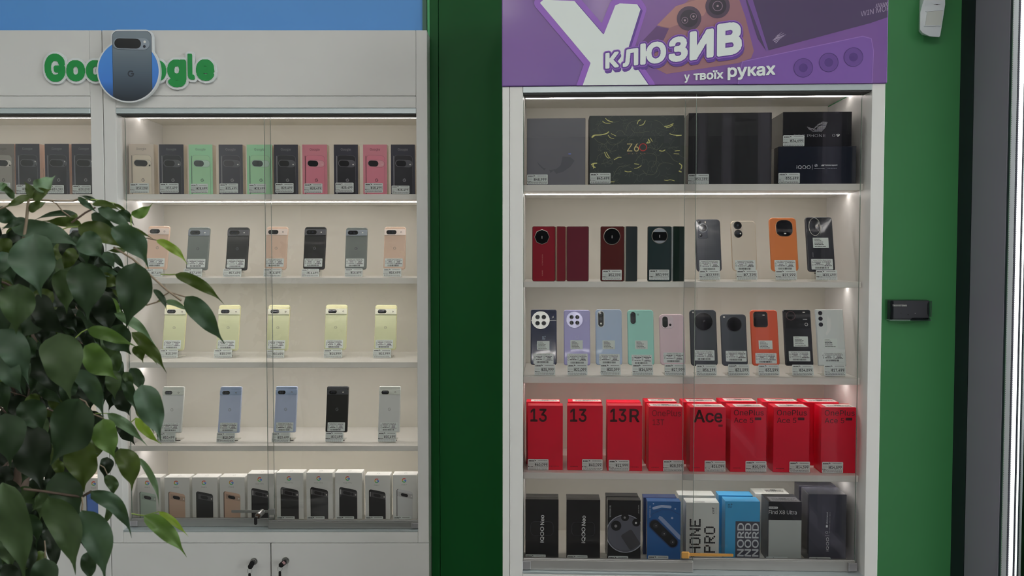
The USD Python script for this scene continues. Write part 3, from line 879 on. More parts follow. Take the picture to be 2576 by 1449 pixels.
def pixel_white(px0, px1, ytop, label, group, name, col_, dark_=(26, 26, 28), pro=False, seven=False, tagx=None, d=SHELF_D + 0.055):
    b = Box(L, 'phone_box', label, group, px0, px1, ytop, zD, d, 0.05, (172, 173, 170), rough=0.4, yref=1250)
    k = 0.20
    f = lambda mm: mm / 1000.0 / b.h
    gx = 0.47
    y0 = f(19 if not pro else 20)
    for nm, g in g_mark(b.X(gx), b.Z(y0), 0.0078).items():
        b.put('emblem_' + nm, g, dict(red=(186, 70, 60), yellow=(196, 160, 60), green=(60, 140, 84), blue=(66, 110, 180))[nm], 1)
    b.put('lettering', text(name, b.X(gx), b.Z(y0 + f(17.5)), 0.0042, False, 'm'), (110, 110, 108), 1)
    top = y0 + f(29)
    xl, xr = 0.155, 0.82
    ph = skewed(b, b.rect(xl, top, xr, 1.4, 0.008), k)
    ph = affinity.translate(ph, 0, k * b.X(xl))
    pp = b.put('printed_phone', ph, col_, 1)
    b.put('side_frame', ph.difference(affinity.translate(ph, 0.0028, 0)), tuple(max(12, int(c * 0.5)) for c in col_), 2, parent=pp)
    sh = lambda g: affinity.translate(skewed(b, g, k), 0, k * b.X(xl))
    vt, vb = top + f(8.5), top + f(25.5)
    band = tuple(int(c * 0.88) for c in col_) if col_[0] > 60 else (60, 60, 62)
    b.put('camera_bar', sh(b.rect(xl + 0.09, vt, xr, vb)), band, 3, parent=pp)
    if seven:
        b.put('bar_highlight', sh(b.rect(xl + 0.035, vt, xl + 0.075, vb)), (128, 128, 128), 3, parent=pp)
    px = 0.335 if not pro else 0.30
    b.put('camera_window', sh(b.rect(px, vt + f(3), px + 0.29, vb - f(3), 0.02)), dark_ if col_[0] > 60 else (34, 34, 36), 4, parent=pp, rough=0.25)
    if pro:
        b.put('camera_window', sh(b.rect(0.6, vt + f(4), 0.69, vb - f(4), 0.02)), (34, 34, 36), 4, parent=pp, rough=0.25)
    b.put('flash', Point(b.X(0.765), b.Z((vt + vb) / 2) - k * (b.X(0.765) - b.X(xl))).buffer(0.0024), (200, 200, 196), 4, parent=pp)
    ring = Point(0.0, 0.025).buffer(0.005).difference(Point(0.0, 0.025).buffer(0.0042))
    part(b.path, 'top_mark', flat_top(affinity.scale(ring, 1.0, 1.5), b.h + 0.0003), GREY_INK)
    if tagx:
        s0, s1 = L.s(tagx[0], 1303, d), L.s(tagx[1], 1303, d)
        zt = L.z(tagx[0], 1298.5, d) - zD
        price_tag(b.path, (s0 + s1) / 2 - b.sc, zt - 0.033, -0.0022, s1 - s0, 0.033, '9,999', int(tagx[0]))
    return b


OB = (30, 30, 32)
for x0, x1, yt, nm, cl, pro, sv, tg, lab in (
        (341.3, 404.2, 1201.5, 'Pixel 8', (134, 148, 138), False, False, None, 'white phone box printed with a pale grey-green phone'),
        (414, 477, 1201.5, 'Pixel 8', (150, 128, 112), False, False, None, 'white phone box printed with a rose phone beside the grey-green one'),
        (483.7, 547.3, 1201, 'Pixel 8', OB, False, False, None, 'white phone box printed with a black phone between two rose ones'),
        (552.8, 615.8, 1200.6, 'Pixel 8', (150, 128, 112), False, False, None, 'white phone box printed with a rose phone behind the lock bar'),
        (622.4, 689, 1192, 'Pixel 7 Pro', OB, True, True, (690, 740), 'taller white phone box behind the lock cylinder and door edges'),
        (695.5, 763.6, 1189.5, 'Pixel 7 Pro', OB, True, True, (697, 742), 'tall white phone box with a black phone just past the lock'),
        (770.8, 837.3, 1189.5, 'Pixel 7 Pro', OB, True, True, (773, 817), 'tall white phone box in the middle of the three past the lock'),
        (843, 910.8, 1189.5, 'Pixel 7 Pro', OB, True, True, (846, 891), 'tall white phone box next to the two shorter boxes'),
        (918.4, 981.3, 1196, 'Pixel 7', OB, False, True, (920, 964), 'shorter white phone box with a black phone, second from the stile'),
        (988, 1049.5, 1195, 'Pixel 7', (150, 152, 152), False, True, (991, 1034), 'white phone box with a pale silver phone against the stile')):
    pixel_white(x0, x1, yt, lab, G5, nm, cl, pro=pro, seven=sv, tagx=None if nm == 'Pixel 7 Pro' and x0 < 630 else tg)
G5b = 'phone boxes on the lowest shelf behind the plant'
bb = Box(L, 'phone_box', 'black phone box deep behind the plant leaves', G5b, 8, 68, 1212, zD, SHELF_D + 0.055, 0.04, (30, 30, 34), yref=1260, coat=0.3)
bb.put('printed_phone', bb.rect(0.15, 0.3, 0.85, 1.0, 0.008), (20, 20, 24))
bb.put('camera_bar', bb.rect(0.2, 0.4, 0.8, 0.52, 0.015), (44, 44, 50), 2)
for x0, x1, lab in ((75, 137, 'white box with a blue phone beside the black box behind the plant'), (142, 204, 'white box with a blue phone in the middle, mostly covered by leaves'), (208, 268, 'white box with a blue phone cut off by the cabinet stile')):
    pixel_white(x0, x1, 1203, lab, G5b, 'Pixel 8', (66, 98, 160))


# ------------------------------------------------------------------ phones on clear stands
LEAN = math.radians(13)


class Phone:
    def __init__(self, fr, label, group, xc, ybot, ytop, dfoot, zs, width_px, frame, back, thick=0.0085, r=0.008, rough=0.18, backmat=None, lean=LEAN, coat=0.6, yaw=0.0, roll=0.0):
        self.fr = fr
        d = dfoot + 0.012
        s, zb = fr.hit(xc, ybot, d)
        B = fr.world(s, d, zb)
        t0 = (B - EYE) @ FW
        self.w = width_px / F * t0
        e = fr.v * math.sin(lean) + np.array([0, 0, math.cos(lean)])
        n = np.cross(RX, ray(xc, ytop))
        self.h = float(-((B - EYE) @ n) / (e @ n))
        self.s, self.zb, self.d = s, zb, d
        self.path = thing('smartphone', label, 'phone', fr.mat(s, d, zb, lean=lean, yaw=yaw, roll=roll), group)
        self.r = r
        part(self.path, 'body', slab(0, self.h / 2, self.w, self.h, r, 0.0004, thick, 0.0028, 5, 3), M(frame, 0.3, coat=0.3), smooth=35)
        self.back = part(self.path, 'back_panel', slab(0, self.h / 2, self.w - 0.0022, self.h - 0.0022, r - 0.001, -0.0004, 0.003, 0.0018, 5, 3, False), backmat or M(back, rough, coat=coat), smooth=35)
        self.y = -0.0005

    def X(self, f):
        return (f - 0.5) * self.w

    def Z(self, f):
        return self.h * (1 - f)

    def raised(self, name, x0, y0, x1, y1, r, hgt, color, parent=None, rough=0.25, base=0.0, coat=0.4, metal=0.0, b=0.0008):
        a, c, e, g = self.X(x0), self.X(x1), self.Z(y1), self.Z(y0)
        m = slab((a + c) / 2, (e + g) / 2, c - a, g - e, r, self.y - base - hgt, self.y - base + 0.0002, b, 6, 2, False)
        return part(parent or self.path, name, m, color if isinstance(color, UsdShade.Material) else M(color, rough, coat=coat, metal=metal), smooth=40)

    def disc(self, name, cx, cy, r, hgt, color, parent=None, rough=0.2, base=0.0, metal=0.0, coat=0.4, b=0.0008):
        """Round piece: r as a fraction of the width."""
        q = r * self.w
        m = slab(self.X(cx), self.Z(cy), 2 * q, 2 * q, q, self.y - base - hgt, self.y - base + 0.0002, b, 7, 2, False)
        return part(parent or self.path, name, m, color if isinstance(color, UsdShade.Material) else M(color, rough, coat=coat, metal=metal), smooth=40)

    def ring(self, name, cx, cy, ro, ri, hgt, color, parent=None, rough=0.25, metal=0.5, sx=1.0, sz=1.0, base=0.0):
        p = Point(0, 0)
        g = p.buffer(ro * self.w, quad_segs=10).difference(p.buffer(ri * self.w, quad_segs=10))
        g = affinity.translate(affinity.scale(g, sx, sz, origin=(0, 0)), self.X(cx), self.Z(cy))
        return part(parent or self.path, name, prism(g, self.y - base - hgt, self.y - base + 0.0001), M(color, rough, metal=metal))

    def printed(self, name, g, color, parent=None, y=0.0003, rough=0.4):
        return part(parent or self.path, name, flat(g, self.y - y), color if isinstance(color, UsdShade.Material) else M(color, rough))

    def info(self, x0, y0, x1, y1, title):
        a, c = self.X(x0), self.X(x1)
        e, g = self.Z(y1), self.Z(y0)
        info_label(self.path, (a + c) / 2, e, self.y - 0.0002, c - a, g - e, title, zlib.crc32(title.encode()) + int(self.s * 1e4))

    def lens(self, cx, cy, r, base=0.0, parent=None, rim=(60, 62, 66), name='lens'):
        p = self.disc(name, cx, cy, r, 0.0008, rim, parent, 0.25, base, metal=0.5)
        self.disc('lens_glass', cx, cy, r * 0.84, 0.0003, (10, 11, 14), p, 0.08, base + 0.0008, b=0.0003)
        self.disc('lens_core', cx, cy, r * 0.3, 0.0001, (34, 38, 48), p, 0.1, base + 0.0011, b=0.0001)
        return p


def stand(fr, label, group, tx0, tx1, ty0, ty1, dfoot, zs, ledge, price, phone_s, phone_w):
    """Clear bent acrylic stand with its price tag in the front lip."""
    s0, s1 = fr.s(tx0, (ty0 + ty1) / 2, dfoot), fr.s(tx1, (ty0 + ty1) / 2, dfoot)
    sc, w = (s0 + s1) / 2, s1 - s0
    t = thing('phone_stand', label, 'display stand', fr.mat(sc, dfoot, zs), group)
    c, s = math.cos(LEAN), math.sin(LEAN)

    def leaned(m):
        v = np.array(m.vertices)
        return trimesh.Trimesh(np.column_stack([v[:, 0], v[:, 1] * c + v[:, 2] * s, v[:, 2] * c - v[:, 1] * s + 0.0006]), m.faces, process=False)

    b1 = ledge / c
    pc = phone_s - sc                                    # the phone's middle, seen from the stand
    hw = 0.024
    lo, hi = min(-w / 2 + 0.002, pc - hw), max(w / 2 - 0.002, pc + hw)
    lip = cat([leaned(bx(lo, hi, 0.0003, 0.0018, 0.001, b1 - 0.001)), leaned(bx(pc - hw, pc + hw, 0.002, 0.0262, b1 - 0.0036, b1 - 0.0018))])
    part(t, 'front_lip', lip, ACRYLIC)
    part(t, 'back_rest', leaned(bx(pc - hw, pc + hw, 0.0238, 0.0256, b1 - 0.0015, b1 + 0.085)), ACRYLIC)
    yb = 0.0262 * c + (b1 - 0.0018) * s
    part(t, 'foot', bx(pc - hw, pc + hw, yb + 0.0005, yb + 0.045, 0.0006, 0.0024), ACRYLIC)
    part(t, 'leg', bx(pc - hw, pc + hw, yb + 0.0005, yb + 0.0023, 0.0026, max(ledge - 0.01, 0.006)), ACRYLIC)
    zb, zt = fr.z((tx0 + tx1) / 2, ty1, dfoot) - zs, fr.z((tx0 + tx1) / 2, ty0, dfoot) - zs
    price_tag(t, 0.0, max(zb, 0.0012) / c, 0.0, w, (zt - max(zb, 0.0012)) / c, price, zlib.crc32((price + label).encode()), leaned)
    return t


# Pixel-like phones of the left cabinet
def visor_phone(kind, label, group, xc, ybot, ytop, dfoot, zs, frame, back, band, top=None, title='', dark=False, lab=None):
    p = Phone(L, label, group, xc, ybot, ytop, dfoot, zs, dict(a=55, b=55.5, c=55.5)[kind], frame, back, 0.009, 0.009 if kind != 'c' else 0.006)
    y0, y1, px0, px1, py0, py1, fx = dict(a=(0.062, 0.205, 0.1, 0.57, 0.082, 0.183, 0.78), b=(0.093, 0.217, 0.125, 0.525, 0.112, 0.192, 0.82), c=(0.083, 0.19, 0.12, 0.47, 0.1, 0.18, 0.75))[kind]
    if top:
        p.raised('top_cap', 0.03, 0.014, 0.97, y0 - 0.002, 0.006, 0.0003, top)
    v = p.raised('camera_bar', 0.01, y0, 0.99, y1, 0.002, 0.0022, band, rough=0.3, metal=0.2)
    w = p.raised('camera_window', px0, py0, px1, py1, 0.02, 0.0004, (12, 12, 15), v, 0.08, 0.0022)
    for q in (0.3, 0.62):
        p.disc('lens', px0 + (px1 - px0) * q, (py0 + py1) / 2, 0.045, 0.0001, (30, 32, 40), v, 0.1, 0.0026, b=0.0001)
    if dark:
        p.disc('flash', fx, (y0 + y1) / 2, 0.032, 0.0002, (214, 214, 208), v, 0.4, 0.0022)
    else:
        p.ring('flash', fx, (y0 + y1) / 2, 0.038, 0.022, 0.0003, (84, 82, 80), v, base=0.0022, metal=0.1)
    em = tuple(max(8, int(q * 0.8)) for q in back) if not dark else (52, 54, 58)
    p.printed('emblem', g_plain(0, p.Z(0.505), 0.0053), em)
    p.info(*(lab or (0.06, 0.745, 0.885, 0.94)), title)
    return p


ROSE, HAZ, OBS = ((184, 160, 142), (158, 137, 121), (166, 155, 148)), ((84, 90, 88), (80, 86, 84), (92, 98, 104)), ((26, 26, 28), (16, 16, 17), (56, 56, 60))
G2 = 'phones on the second shelf of the wide white cabinet'
G2s = 'clear stands on the second shelf of the wide white cabinet'
d2 = SHELF_D + 0.06
for xt, xb, yb, yt, cset, ttl, tg, pr, lab, slab_ in (
        (403.4, 391.5, 678, 568, ROSE, 'Google Pixel 8 Rose JP', (367, 408, 677, 697), '17,499', 'rose phone overlapped by the yellow-green twig leaves', 'clear stand under the first rose phone, tag half hidden by a twig'),
        (504, 494, 679.5, 571.5, HAZ, 'Google Pixel 8 Hazel JP', (461, 507.3, 676.6, 697), '17,499', 'grey-green phone with a grey reflection, beside the twig tip', 'clear stand under the grey-green phone by the twig tip'),
        (602, 593.5, 680, 571.5, OBS, 'Google Pixel 8 Obsidian JP', (560.5, 606.5, 676.5, 697.5), '17,499', 'black phone just before the glass door edges on the second shelf', 'clear stand under the black phone just before the glass door edges'),
        (698, 692, 678, 570, ROSE, 'Google Pixel 8 Rose JP', (662.5, 707.5, 676, 697), '16,499', 'rose phone crossed by the glass door edges', 'clear stand with its tag behind the glass door edges'),
        (794.6, 789, 677.7, 570.5, OBS, 'Google Pixel 8 Obsidian JP', (758, 802, 677, 697), '16,499', 'black phone just past the glass door edges on the second shelf', 'clear stand under the black phone just past the glass door edges'),
        (898.2, 894, 677.7, 571.9, HAZ, 'Google Pixel 8 Hazel JP', (867, 911.5, 676, 696.5), '16,499', 'grey-green phone between a black one and a rose one', 'clear stand under the grey-green phone between the black and rose phones'),
        (994.5, 991.5, 677.7, 570.5, ROSE, 'Google Pixel 8 Rose JP', (964, 1009, 676, 696.5), '16,499', 'rose phone nearest the green column on the second shelf', 'clear stand nearest the green column on the second shelf')):
    p = visor_phone('a', lab, G2, xb, yb, yt, d2, zS[1], *cset, title=ttl, dark=cset is not ROSE)
    stand(L, slab_, G2s, *tg, d2, zS[1], p.zb - zS[1], pr, p.s, p.w)
LEM = ((178, 177, 138), (148, 152, 122), (158, 159, 145))
G3 = 'yellow-green phones on the third shelf'
G3s = 'clear stands on the third shelf of the wide white cabinet'
d3 = SHELF_D + 0.105
for xt, yb, yt, ttl, tg, pr, lab, slab_ in (
        (444, 881.5, 766.6, 'Google Pixel 7 Lemongrass 8/128', (401, 446.5, 880, 901), '15,099', 'yellow-green phone nearest the plant', 'clear stand of the yellow-green phone nearest the plant'),
        (579, 881.5, 766.6, 'Google Pixel 7 Lemongrass Global', (537.5, 582.5, 880, 901.5), '15,099', 'yellow-green phone overlapped by the big leaf tip', 'clear stand of the yellow-green phone below the big leaf tip'),
        (703.2, 881.5, 766.6, 'Google Pixel 7 Lemongrass JP', (670, 714.5, 881, 901.5), '10,699', 'yellow-green phone behind the glass door edges', 'clear stand of the yellow-green phone behind the glass door edges'),
        (847.6, 880.3, 766.1, 'Google Pixel 7 Lemongrass Global', (814, 860, 880, 902), '14,999', 'yellow-green phone just past the door edges, with a low white glint', 'clear stand of the yellow-green phone just past the door edges'),
        (972, 880.3, 766.6, 'Google Pixel 7 Lemongrass JP', (938.5, 983.5, 879.5, 901.5), '10,999', 'yellow-green phone nearest the green column', 'clear stand of the yellow-green phone nearest the green column')):
    p = visor_phone('b', lab, G3, xt - (1288 - xt) * 0.0118, yb, yt, d3, zS[2], *LEM, top=(164, 162, 128), title=ttl, lab=(0.07, 0.78, 0.86, 0.965))
    stand(L, slab_, G3s, *tg, d3, zS[2], p.zb - zS[2], pr, p.s, p.w)
SNO, SEA, CHA = ((176, 178, 172), (150, 153, 152), (144, 148, 142)), ((142, 150, 166), (128, 138, 158), (112, 126, 148)), ((34, 32, 30), (27, 27, 27), (48, 50, 54))
G4 = 'phones on the fourth shelf of the wide white cabinet'
G4s = 'clear stands on the fourth shelf of the wide white cabinet'
d4 = SHELF_D + 0.042
for xt, yb, yt, cset, ttl, tg, pr, lab, slab_ in (
        (438.7, 1089, 972, SNO, 'Google Pixel 7a Snow JP', (394, 440, 1090, 1113), '10,499', 'white phone nearest the plant on the fourth shelf', 'clear stand under the white phone by the plant'),
        (583, 1089, 972, SEA, 'Google Pixel 7a Sea JP', (544, 590, 1090, 1114), '10,099', 'light blue phone wholly behind one glass pane', 'clear stand of the light blue phone wholly behind one pane'),
        (722.5, 1088, 971, SEA, 'Google Pixel 7a Sea JP', (683, 728.5, 1090, 1113), '10,499', 'light blue phone crossed by the glass door edges', 'clear stand of the light blue phone behind the door edges'),
        (851, 1087.7, 971, CHA, 'Google Pixel 7a Charcoal JP', (818, 863, 1088, 1112), '10,499', 'black phone on the fourth shelf', 'clear stand of the black phone on the fourth shelf'),
        (981.8, 1087.7, 971, SNO, 'Google Pixel 7a Snow JP', (950.5, 996, 1088, 1112), '10,499', 'pale silver phone nearest the green column', 'clear stand under the pale silver phone by the green column')):
    p = visor_phone('c', lab, G4, xt - (1288 - xt) * 0.0122, yb, yt, d4, zS[3], *cset, top=cset[2], title=ttl, dark=cset is CHA, lab=(0.1, 0.785, 0.89, 0.975))
    stand(L, slab_, G4s, *tg, d4, zS[3], p.zb - zS[3], pr, p.s, p.w)
# glimpsed behind the plant in the neighbouring cabinet
for i, (x, zs_, yb, yt, st, lab) in enumerate(((100, zS[1], 679, 571, OBS, 'dark phone mostly covered by leaves on the second shelf'), (205, zS[1], 679, 571, HAZ, 'grey-green phone mostly covered by leaves on the second shelf'),
                                               (85, zS[3], 1089, 971, OBS, 'dark phone glimpsed between leaves on the fourth shelf'), (200, zS[3], 1089, 971, CHA, 'black phone behind the large drooping leaves on the fourth shelf'))):
    dd = d2 if zs_ == zS[1] else d4
    p = visor_phone('a', lab, 'phones behind the plant', x - 12, yb, yt, dd, zs_, *st, title='Google Pixel 8 Pro', dark=True)
    stand(L, lab.replace('dark phone', 'clear stand of a dark phone').replace('grey-green phone', 'clear stand of the grey-green phone').replace('black phone', 'clear stand of the black phone'), 'clear stands behind the plant', x - 45, x + 1, yb - 3, yb + 17, dd, zs_, p.zb - zs_, '21,499', p.s, p.w)

# ------------------------------------------------------------------ cabinet under the banner: top shelf
def smooth_line(pts, n=3):
    for _ in range(n):
        p_ = np.asarray(pts, float)
        q_ = np.empty((2 * len(p_) - 2, 2))
        q_[0::2], q_[1::2] = 0.75 * p_[:-1] + 0.25 * p_[1:], 0.25 * p_[:-1] + 0.75 * p_[1:]
        pts = np.vstack([p_[:1], q_, p_[-1:]])
    return [tuple(q) for q in pts]


zT = [a for a, _ in shR]
dT = SHELF_D + 0.02
H1 = 'gift boxes on the top shelf under the banner'
b = Box(R, 'gift_box', 'plain charcoal gift box with a faint moulded shape and small blue mark', H1, 1325.7, 1472.6, 298, zT[0], dT, 0.07, (78, 78, 84), rough=0.5, yref=380)
sh = b.poly([(0.14, 0.62), (0.07, 0.68), (0.15, 0.60), (0.2, 0.70), (0.3, 0.78), (0.36, 0.70), (0.4, 0.82), (0.46, 0.78), (0.5, 0.83), (0.62, 0.80), (0.75, 0.72), (0.815, 0.635), (0.74, 0.58), (0.61, 0.57), (0.58, 0.70), (0.5, 0.76), (0.4, 0.77), (0.28, 0.74)]).buffer(0)
b.put('embossed_shape', sh, (66, 67, 74), 1, 0.45)
b.put('blue_mark', b.rect(0.71, 0.525, 0.755, 0.54), (100, 116, 190), 1)
b.tag(1326, 1378, 439.5, 464.5, '48,999')

b = Box(R, 'gift_box', 'black gift box covered with golden swirling dragon drawings', H1, 1482.6, 1721, 291, zT[0], dT, 0.08, (38, 44, 44), rough=0.45, yref=380)
GX, GY = lambda x: (x - 945) / 1235.0, lambda y: (y - 420) / 906.0
rng = random.Random(5)
fine = []
for i in range(150):
    x, y, a = rng.uniform(0.04, 0.96), rng.uniform(0.05, 0.95), rng.uniform(0, 6.28)
    pts, st, cv = [], rng.uniform(0.006, 0.014), rng.uniform(-0.6, 0.6)
    for k in range(rng.randint(6, 16)):
        pts.append((x, y))
        x, y, a = x + st * math.cos(a), y + st * 1.35 * math.sin(a), a + cv
        cv *= 0.93
    fine.append(b.line(smooth_line(pts, 1), rng.choice((0.0003, 0.0004, 0.0005))))
b.put('fine_linework', union_all(fine), (64, 70, 64), 1)
mid = []
for c in ([(1055, 600), (1060, 540), (1110, 505), (1200, 510), (1330, 500)], [(1010, 710), (1060, 770), (1150, 790), (1180, 860), (1240, 890), (1300, 870)], [(1160, 720), (1200, 790), (1260, 810), (1340, 770), (1400, 720)],
          [(1420, 640), (1430, 560), (1480, 500), (1560, 485), (1650, 492)], [(1290, 650), (1320, 615), (1370, 615), (1410, 670)], [(1490, 590), (1520, 640), (1600, 650), (1690, 625), (1725, 635)],
          [(1790, 480), (1860, 500), (1900, 540), (1920, 570)], [(1700, 835), (1790, 850), (1830, 880), (1900, 790)], [(1690, 910), (1780, 915), (1830, 960), (1810, 1060), (1760, 1100)],
          [(1550, 1020), (1580, 960), (1660, 910)], [(1040, 1010), (1060, 930), (1140, 905)], [(1820, 1150), (1850, 1060), (1930, 1030), (2040, 1060)], [(1940, 890), (2010, 950), (2030, 1000), (2100, 1030)],
          [(1100, 1050), (1180, 1030), (1250, 1060), (1240, 1000)], [(1270, 1180), (1330, 1080), (1420, 1080), (1480, 1060)], [(2030, 560), (2060, 610), (2020, 650)], [(1640, 1130), (1690, 1190), (1780, 1200), (1830, 1150)]):
    mid.append(b.line(smooth_line([(GX(x), GY(y)) for x, y in c]), 0.0004))
b.put('curved_linework', union_all(mid), (88, 92, 74), 2)
bold = []
for t, c in ((1.0, [(1115, 490), (1150, 520), (1215, 522)]), (1.1, [(1155, 455), (1190, 490), (1245, 503)]), (0.8, [(1180, 478), (1235, 498)]), (1.6, [(978, 700), (1000, 672), (1090, 672), (1170, 655), (1195, 632)]), (2.6, [(985, 696), (1003, 680)]),
             (0.9, [(1190, 675), (1215, 712), (1265, 718)]), (0.9, [(1230, 655), (1290, 685)]), (1.2, [(1568, 530), (1580, 490), (1610, 475)]), (1.2, [(1600, 550), (1650, 540), (1672, 490)]), (1.3, [(1925, 565), (1960, 562), (2035, 530)]),
             (1.2, [(1945, 582), (1990, 575), (2030, 547)]), (1.1, [(1992, 660), (2040, 680), (2140, 682)]), (1.4, [(2080, 686), (2140, 681)]), (1.4, [(1690, 780), (1745, 775), (1712, 730)]), (1.0, [(1740, 715), (1765, 760)]),
             (1.4, [(1860, 880), (1900, 890), (1930, 873)]), (1.0, [(2048, 922), (2112, 925)]), (0.9, [(2060, 885), (2120, 880)]), (1.2, [(1145, 900), (1165, 955), (1195, 975)]), (1.0, [(1168, 900), (1190, 940), (1215, 975)]),
             (1.3, [(1270, 995), (1330, 962), (1360, 965)]), (1.8, [(975, 1058), (1005, 1042), (1040, 1040)]), (1.5, [(985, 1075), (1020, 1095)]), (1.3, [(998, 1050), (1000, 1105)]), (1.1, [(1535, 1050), (1590, 1057)]),
             (1.0, [(1535, 1110), (1580, 1105), (1622, 1075)]), (1.4, [(2120, 1050), (2155, 1075), (2140, 1120)]), (1.8, [(2118, 1148), (2142, 1158)]), (1.1, [(1410, 1145), (1450, 1157), (1492, 1150)]), (0.9, [(1925, 1265), (1960, 1272), (2000, 1258), (2055, 1275)]),
             (1.1, [(1222, 1285), (1272, 1285)]), (1.0, [(1700, 775), (1720, 740)])):
    bold.append(b.line(smooth_line([(GX(x), GY(y)) for x, y in c], 2), 0.0010 * t))
b.put('gold_strokes', union_all(bold), (178, 176, 112), 3, 0.35)
p = b.put('lettering', fit('Z6', b.X(GX(1435)), b.Z(GY(890)), b.X(GX(1592)), b.Z(GY(785)), False), (186, 174, 120), 4)
rc = Point(b.X(GX(1645)), b.Z(GY(835)))
b.put('red_ring', rc.buffer(0.0117).difference(rc.buffer(0.0090)), (150, 44, 44), 5)
for k, ch in enumerate('ULTRA'):
    b.put('lettering', text(ch, b.X(GX(1458 + 53 * k)), b.Z(GY(924)), 0.0034, True, 'm'), (150, 120, 90) if k else (150, 60, 50), 4)
b.tag(1484, 1536, 435.5, 462.5, '43,499')

b = Box(R, 'gift_box', 'large plain black gift box with dark lettering, next to the dragon box', H1, 1732, 1941, 284, zT[0], dT, 0.12, (26, 27, 30), rough=0.3, coat=0.4, yref=380)
b.put('lettering', fit('PORSCHE DESIGN', b.X(0.25), b.Z(0.487), b.X(0.775), b.Z(0.457), False), (12, 12, 13), 1)
b.put('lettering', fit('MATE RSR ULTRA DESIGN', b.X(0.38), b.Z(0.925), b.X(0.72), b.Z(0.908), True), (12, 12, 13), 1)
nt = Point(b.X(1.0), b.Z(0.5)).buffer(0.009)
b.put('thumb_notch', nt, (10, 10, 11), 1)
b.tag(1730.5, 1783, 438, 463.8, '50,399')

z5 = R.z(2056, 368.6, dT)
b = Box(R, 'gift_box', 'glossy dark navy box with white logos, lowest of the stacked pair', H1, 1957.6, 2154, 368.5, zT[0], dT, 0.16, (28, 31, 40), rough=0.08, coat=0.8, yref=415)
b.put('lettering', fit('iQOO', b.X(0.235), b.Z(0.60), b.X(0.415), b.Z(0.50), False), (200, 204, 206), 1)
b.put('divider', b.rect(0.437, 0.48, 0.441, 0.61), (170, 174, 178), 1)
rd = Point(b.X(0.486), b.Z(0.505))
b.put('round_emblem', rd.buffer(0.0042).difference(rd.buffer(0.0034)).union(sector(0, 90, 0.0026, 0.0002) if False else affinity.translate(sector(0, 90, 0.0026, 0.0001).union(sector(180, 270, 0.0026, 0.0001)), rd.x, rd.y)), (190, 194, 198), 1)
b.put('stripe_mark', union_all([b.poly([(0.55 + q, 0.52), (0.562 + q, 0.48), (0.572 + q, 0.48), (0.56 + q, 0.52)]) for q in (0, 0.013, 0.026)]), (200, 204, 206), 1)
b.put('lettering', fit('Motorsport', b.X(0.605), b.Z(0.525), b.X(0.76), b.Z(0.475), True), (196, 200, 204), 1)
b.put('fine_print', union_all(dashes(random.Random(3), b.X(0.46), b.X(0.60), b.Z(0.59), 0.0012) + dashes(random.Random(4), b.X(0.635), b.X(0.76), b.Z(0.585), 0.0014, 0.08, 0.1, 0.08)), (150, 154, 160), 1)
b.tag(1957.5, 2011.6, 435.5, 462, '36,699')
zE = zT[0] + b.h
b = Box(R, 'gift_box', 'black gift box with a dotted eye logo, standing on the navy box', H1, 1969.5, 2142.7, 281.5, zE, dT + 0.004, 0.155, (20, 20, 24), rough=0.18, coat=0.5, yref=330)
RXf, RYf = lambda x: (x - 1260) / 873.0, lambda y: (y - 360) / 441.0
eye = b.poly([(RXf(1560), RYf(545)), (RXf(1600), RYf(560)), (RXf(1650), RYf(572)), (RXf(1700), RYf(520)), (RXf(1760), RYf(487)), (RXf(1825), RYf(490)), (RXf(1800), RYf(560)), (RXf(1750), RYf(615)), (RXf(1690), RYf(613)), (RXf(1640), RYf(612)), (RXf(1590), RYf(585))])
cut = b.poly([(RXf(1650), RYf(585)), (RXf(1720), RYf(530)), (RXf(1790), RYf(505)), (RXf(1700), RYf(555)), (RXf(1690), RYf(590))]).union(b.poly([(RXf(1610), RYf(570)), (RXf(1660), RYf(600)), (RXf(1640), RYf(602))]))
zlo, zhi = b.Z(1), b.Z(0)
rows = union_all([sbox(-b.w, q, b.w, q + 0.0009) for q in np.arange(0, b.h, 0.0021)])
cols = union_all([sbox(q, 0, q + 0.0022, b.h) for q in np.arange(-b.w / 2, b.w / 2, 0.0028)])
b.put('dotted_logo', eye.difference(cut).intersection(rows).intersection(cols), (170, 170, 176), 1)
b.put('lettering', fit('ROG PHONE', b.X(RXf(1400)), b.Z(RYf(682)), b.X(RXf(1800)), b.Z(RYf(645)), False), (104, 104, 108), 1)
b.put('lettering', fit('0', b.X(RXf(1885)), b.Z(RYf(680)), b.X(RXf(1925)), b.Z(RYf(642)), True), (90, 90, 94), 1)
b.put('lettering', fit('9', b.X(RXf(1938)), b.Z(RYf(680)), b.X(RXf(1982)), b.Z(RYf(642)), True), (186, 186, 186), 1)
b.tag(1969, 2023, 342, 369.8, '34,699')

# ------------------------------------------------------------------ second shelf: three foldables standing open, four phones on stands
dF = SHELF_D + 0.035


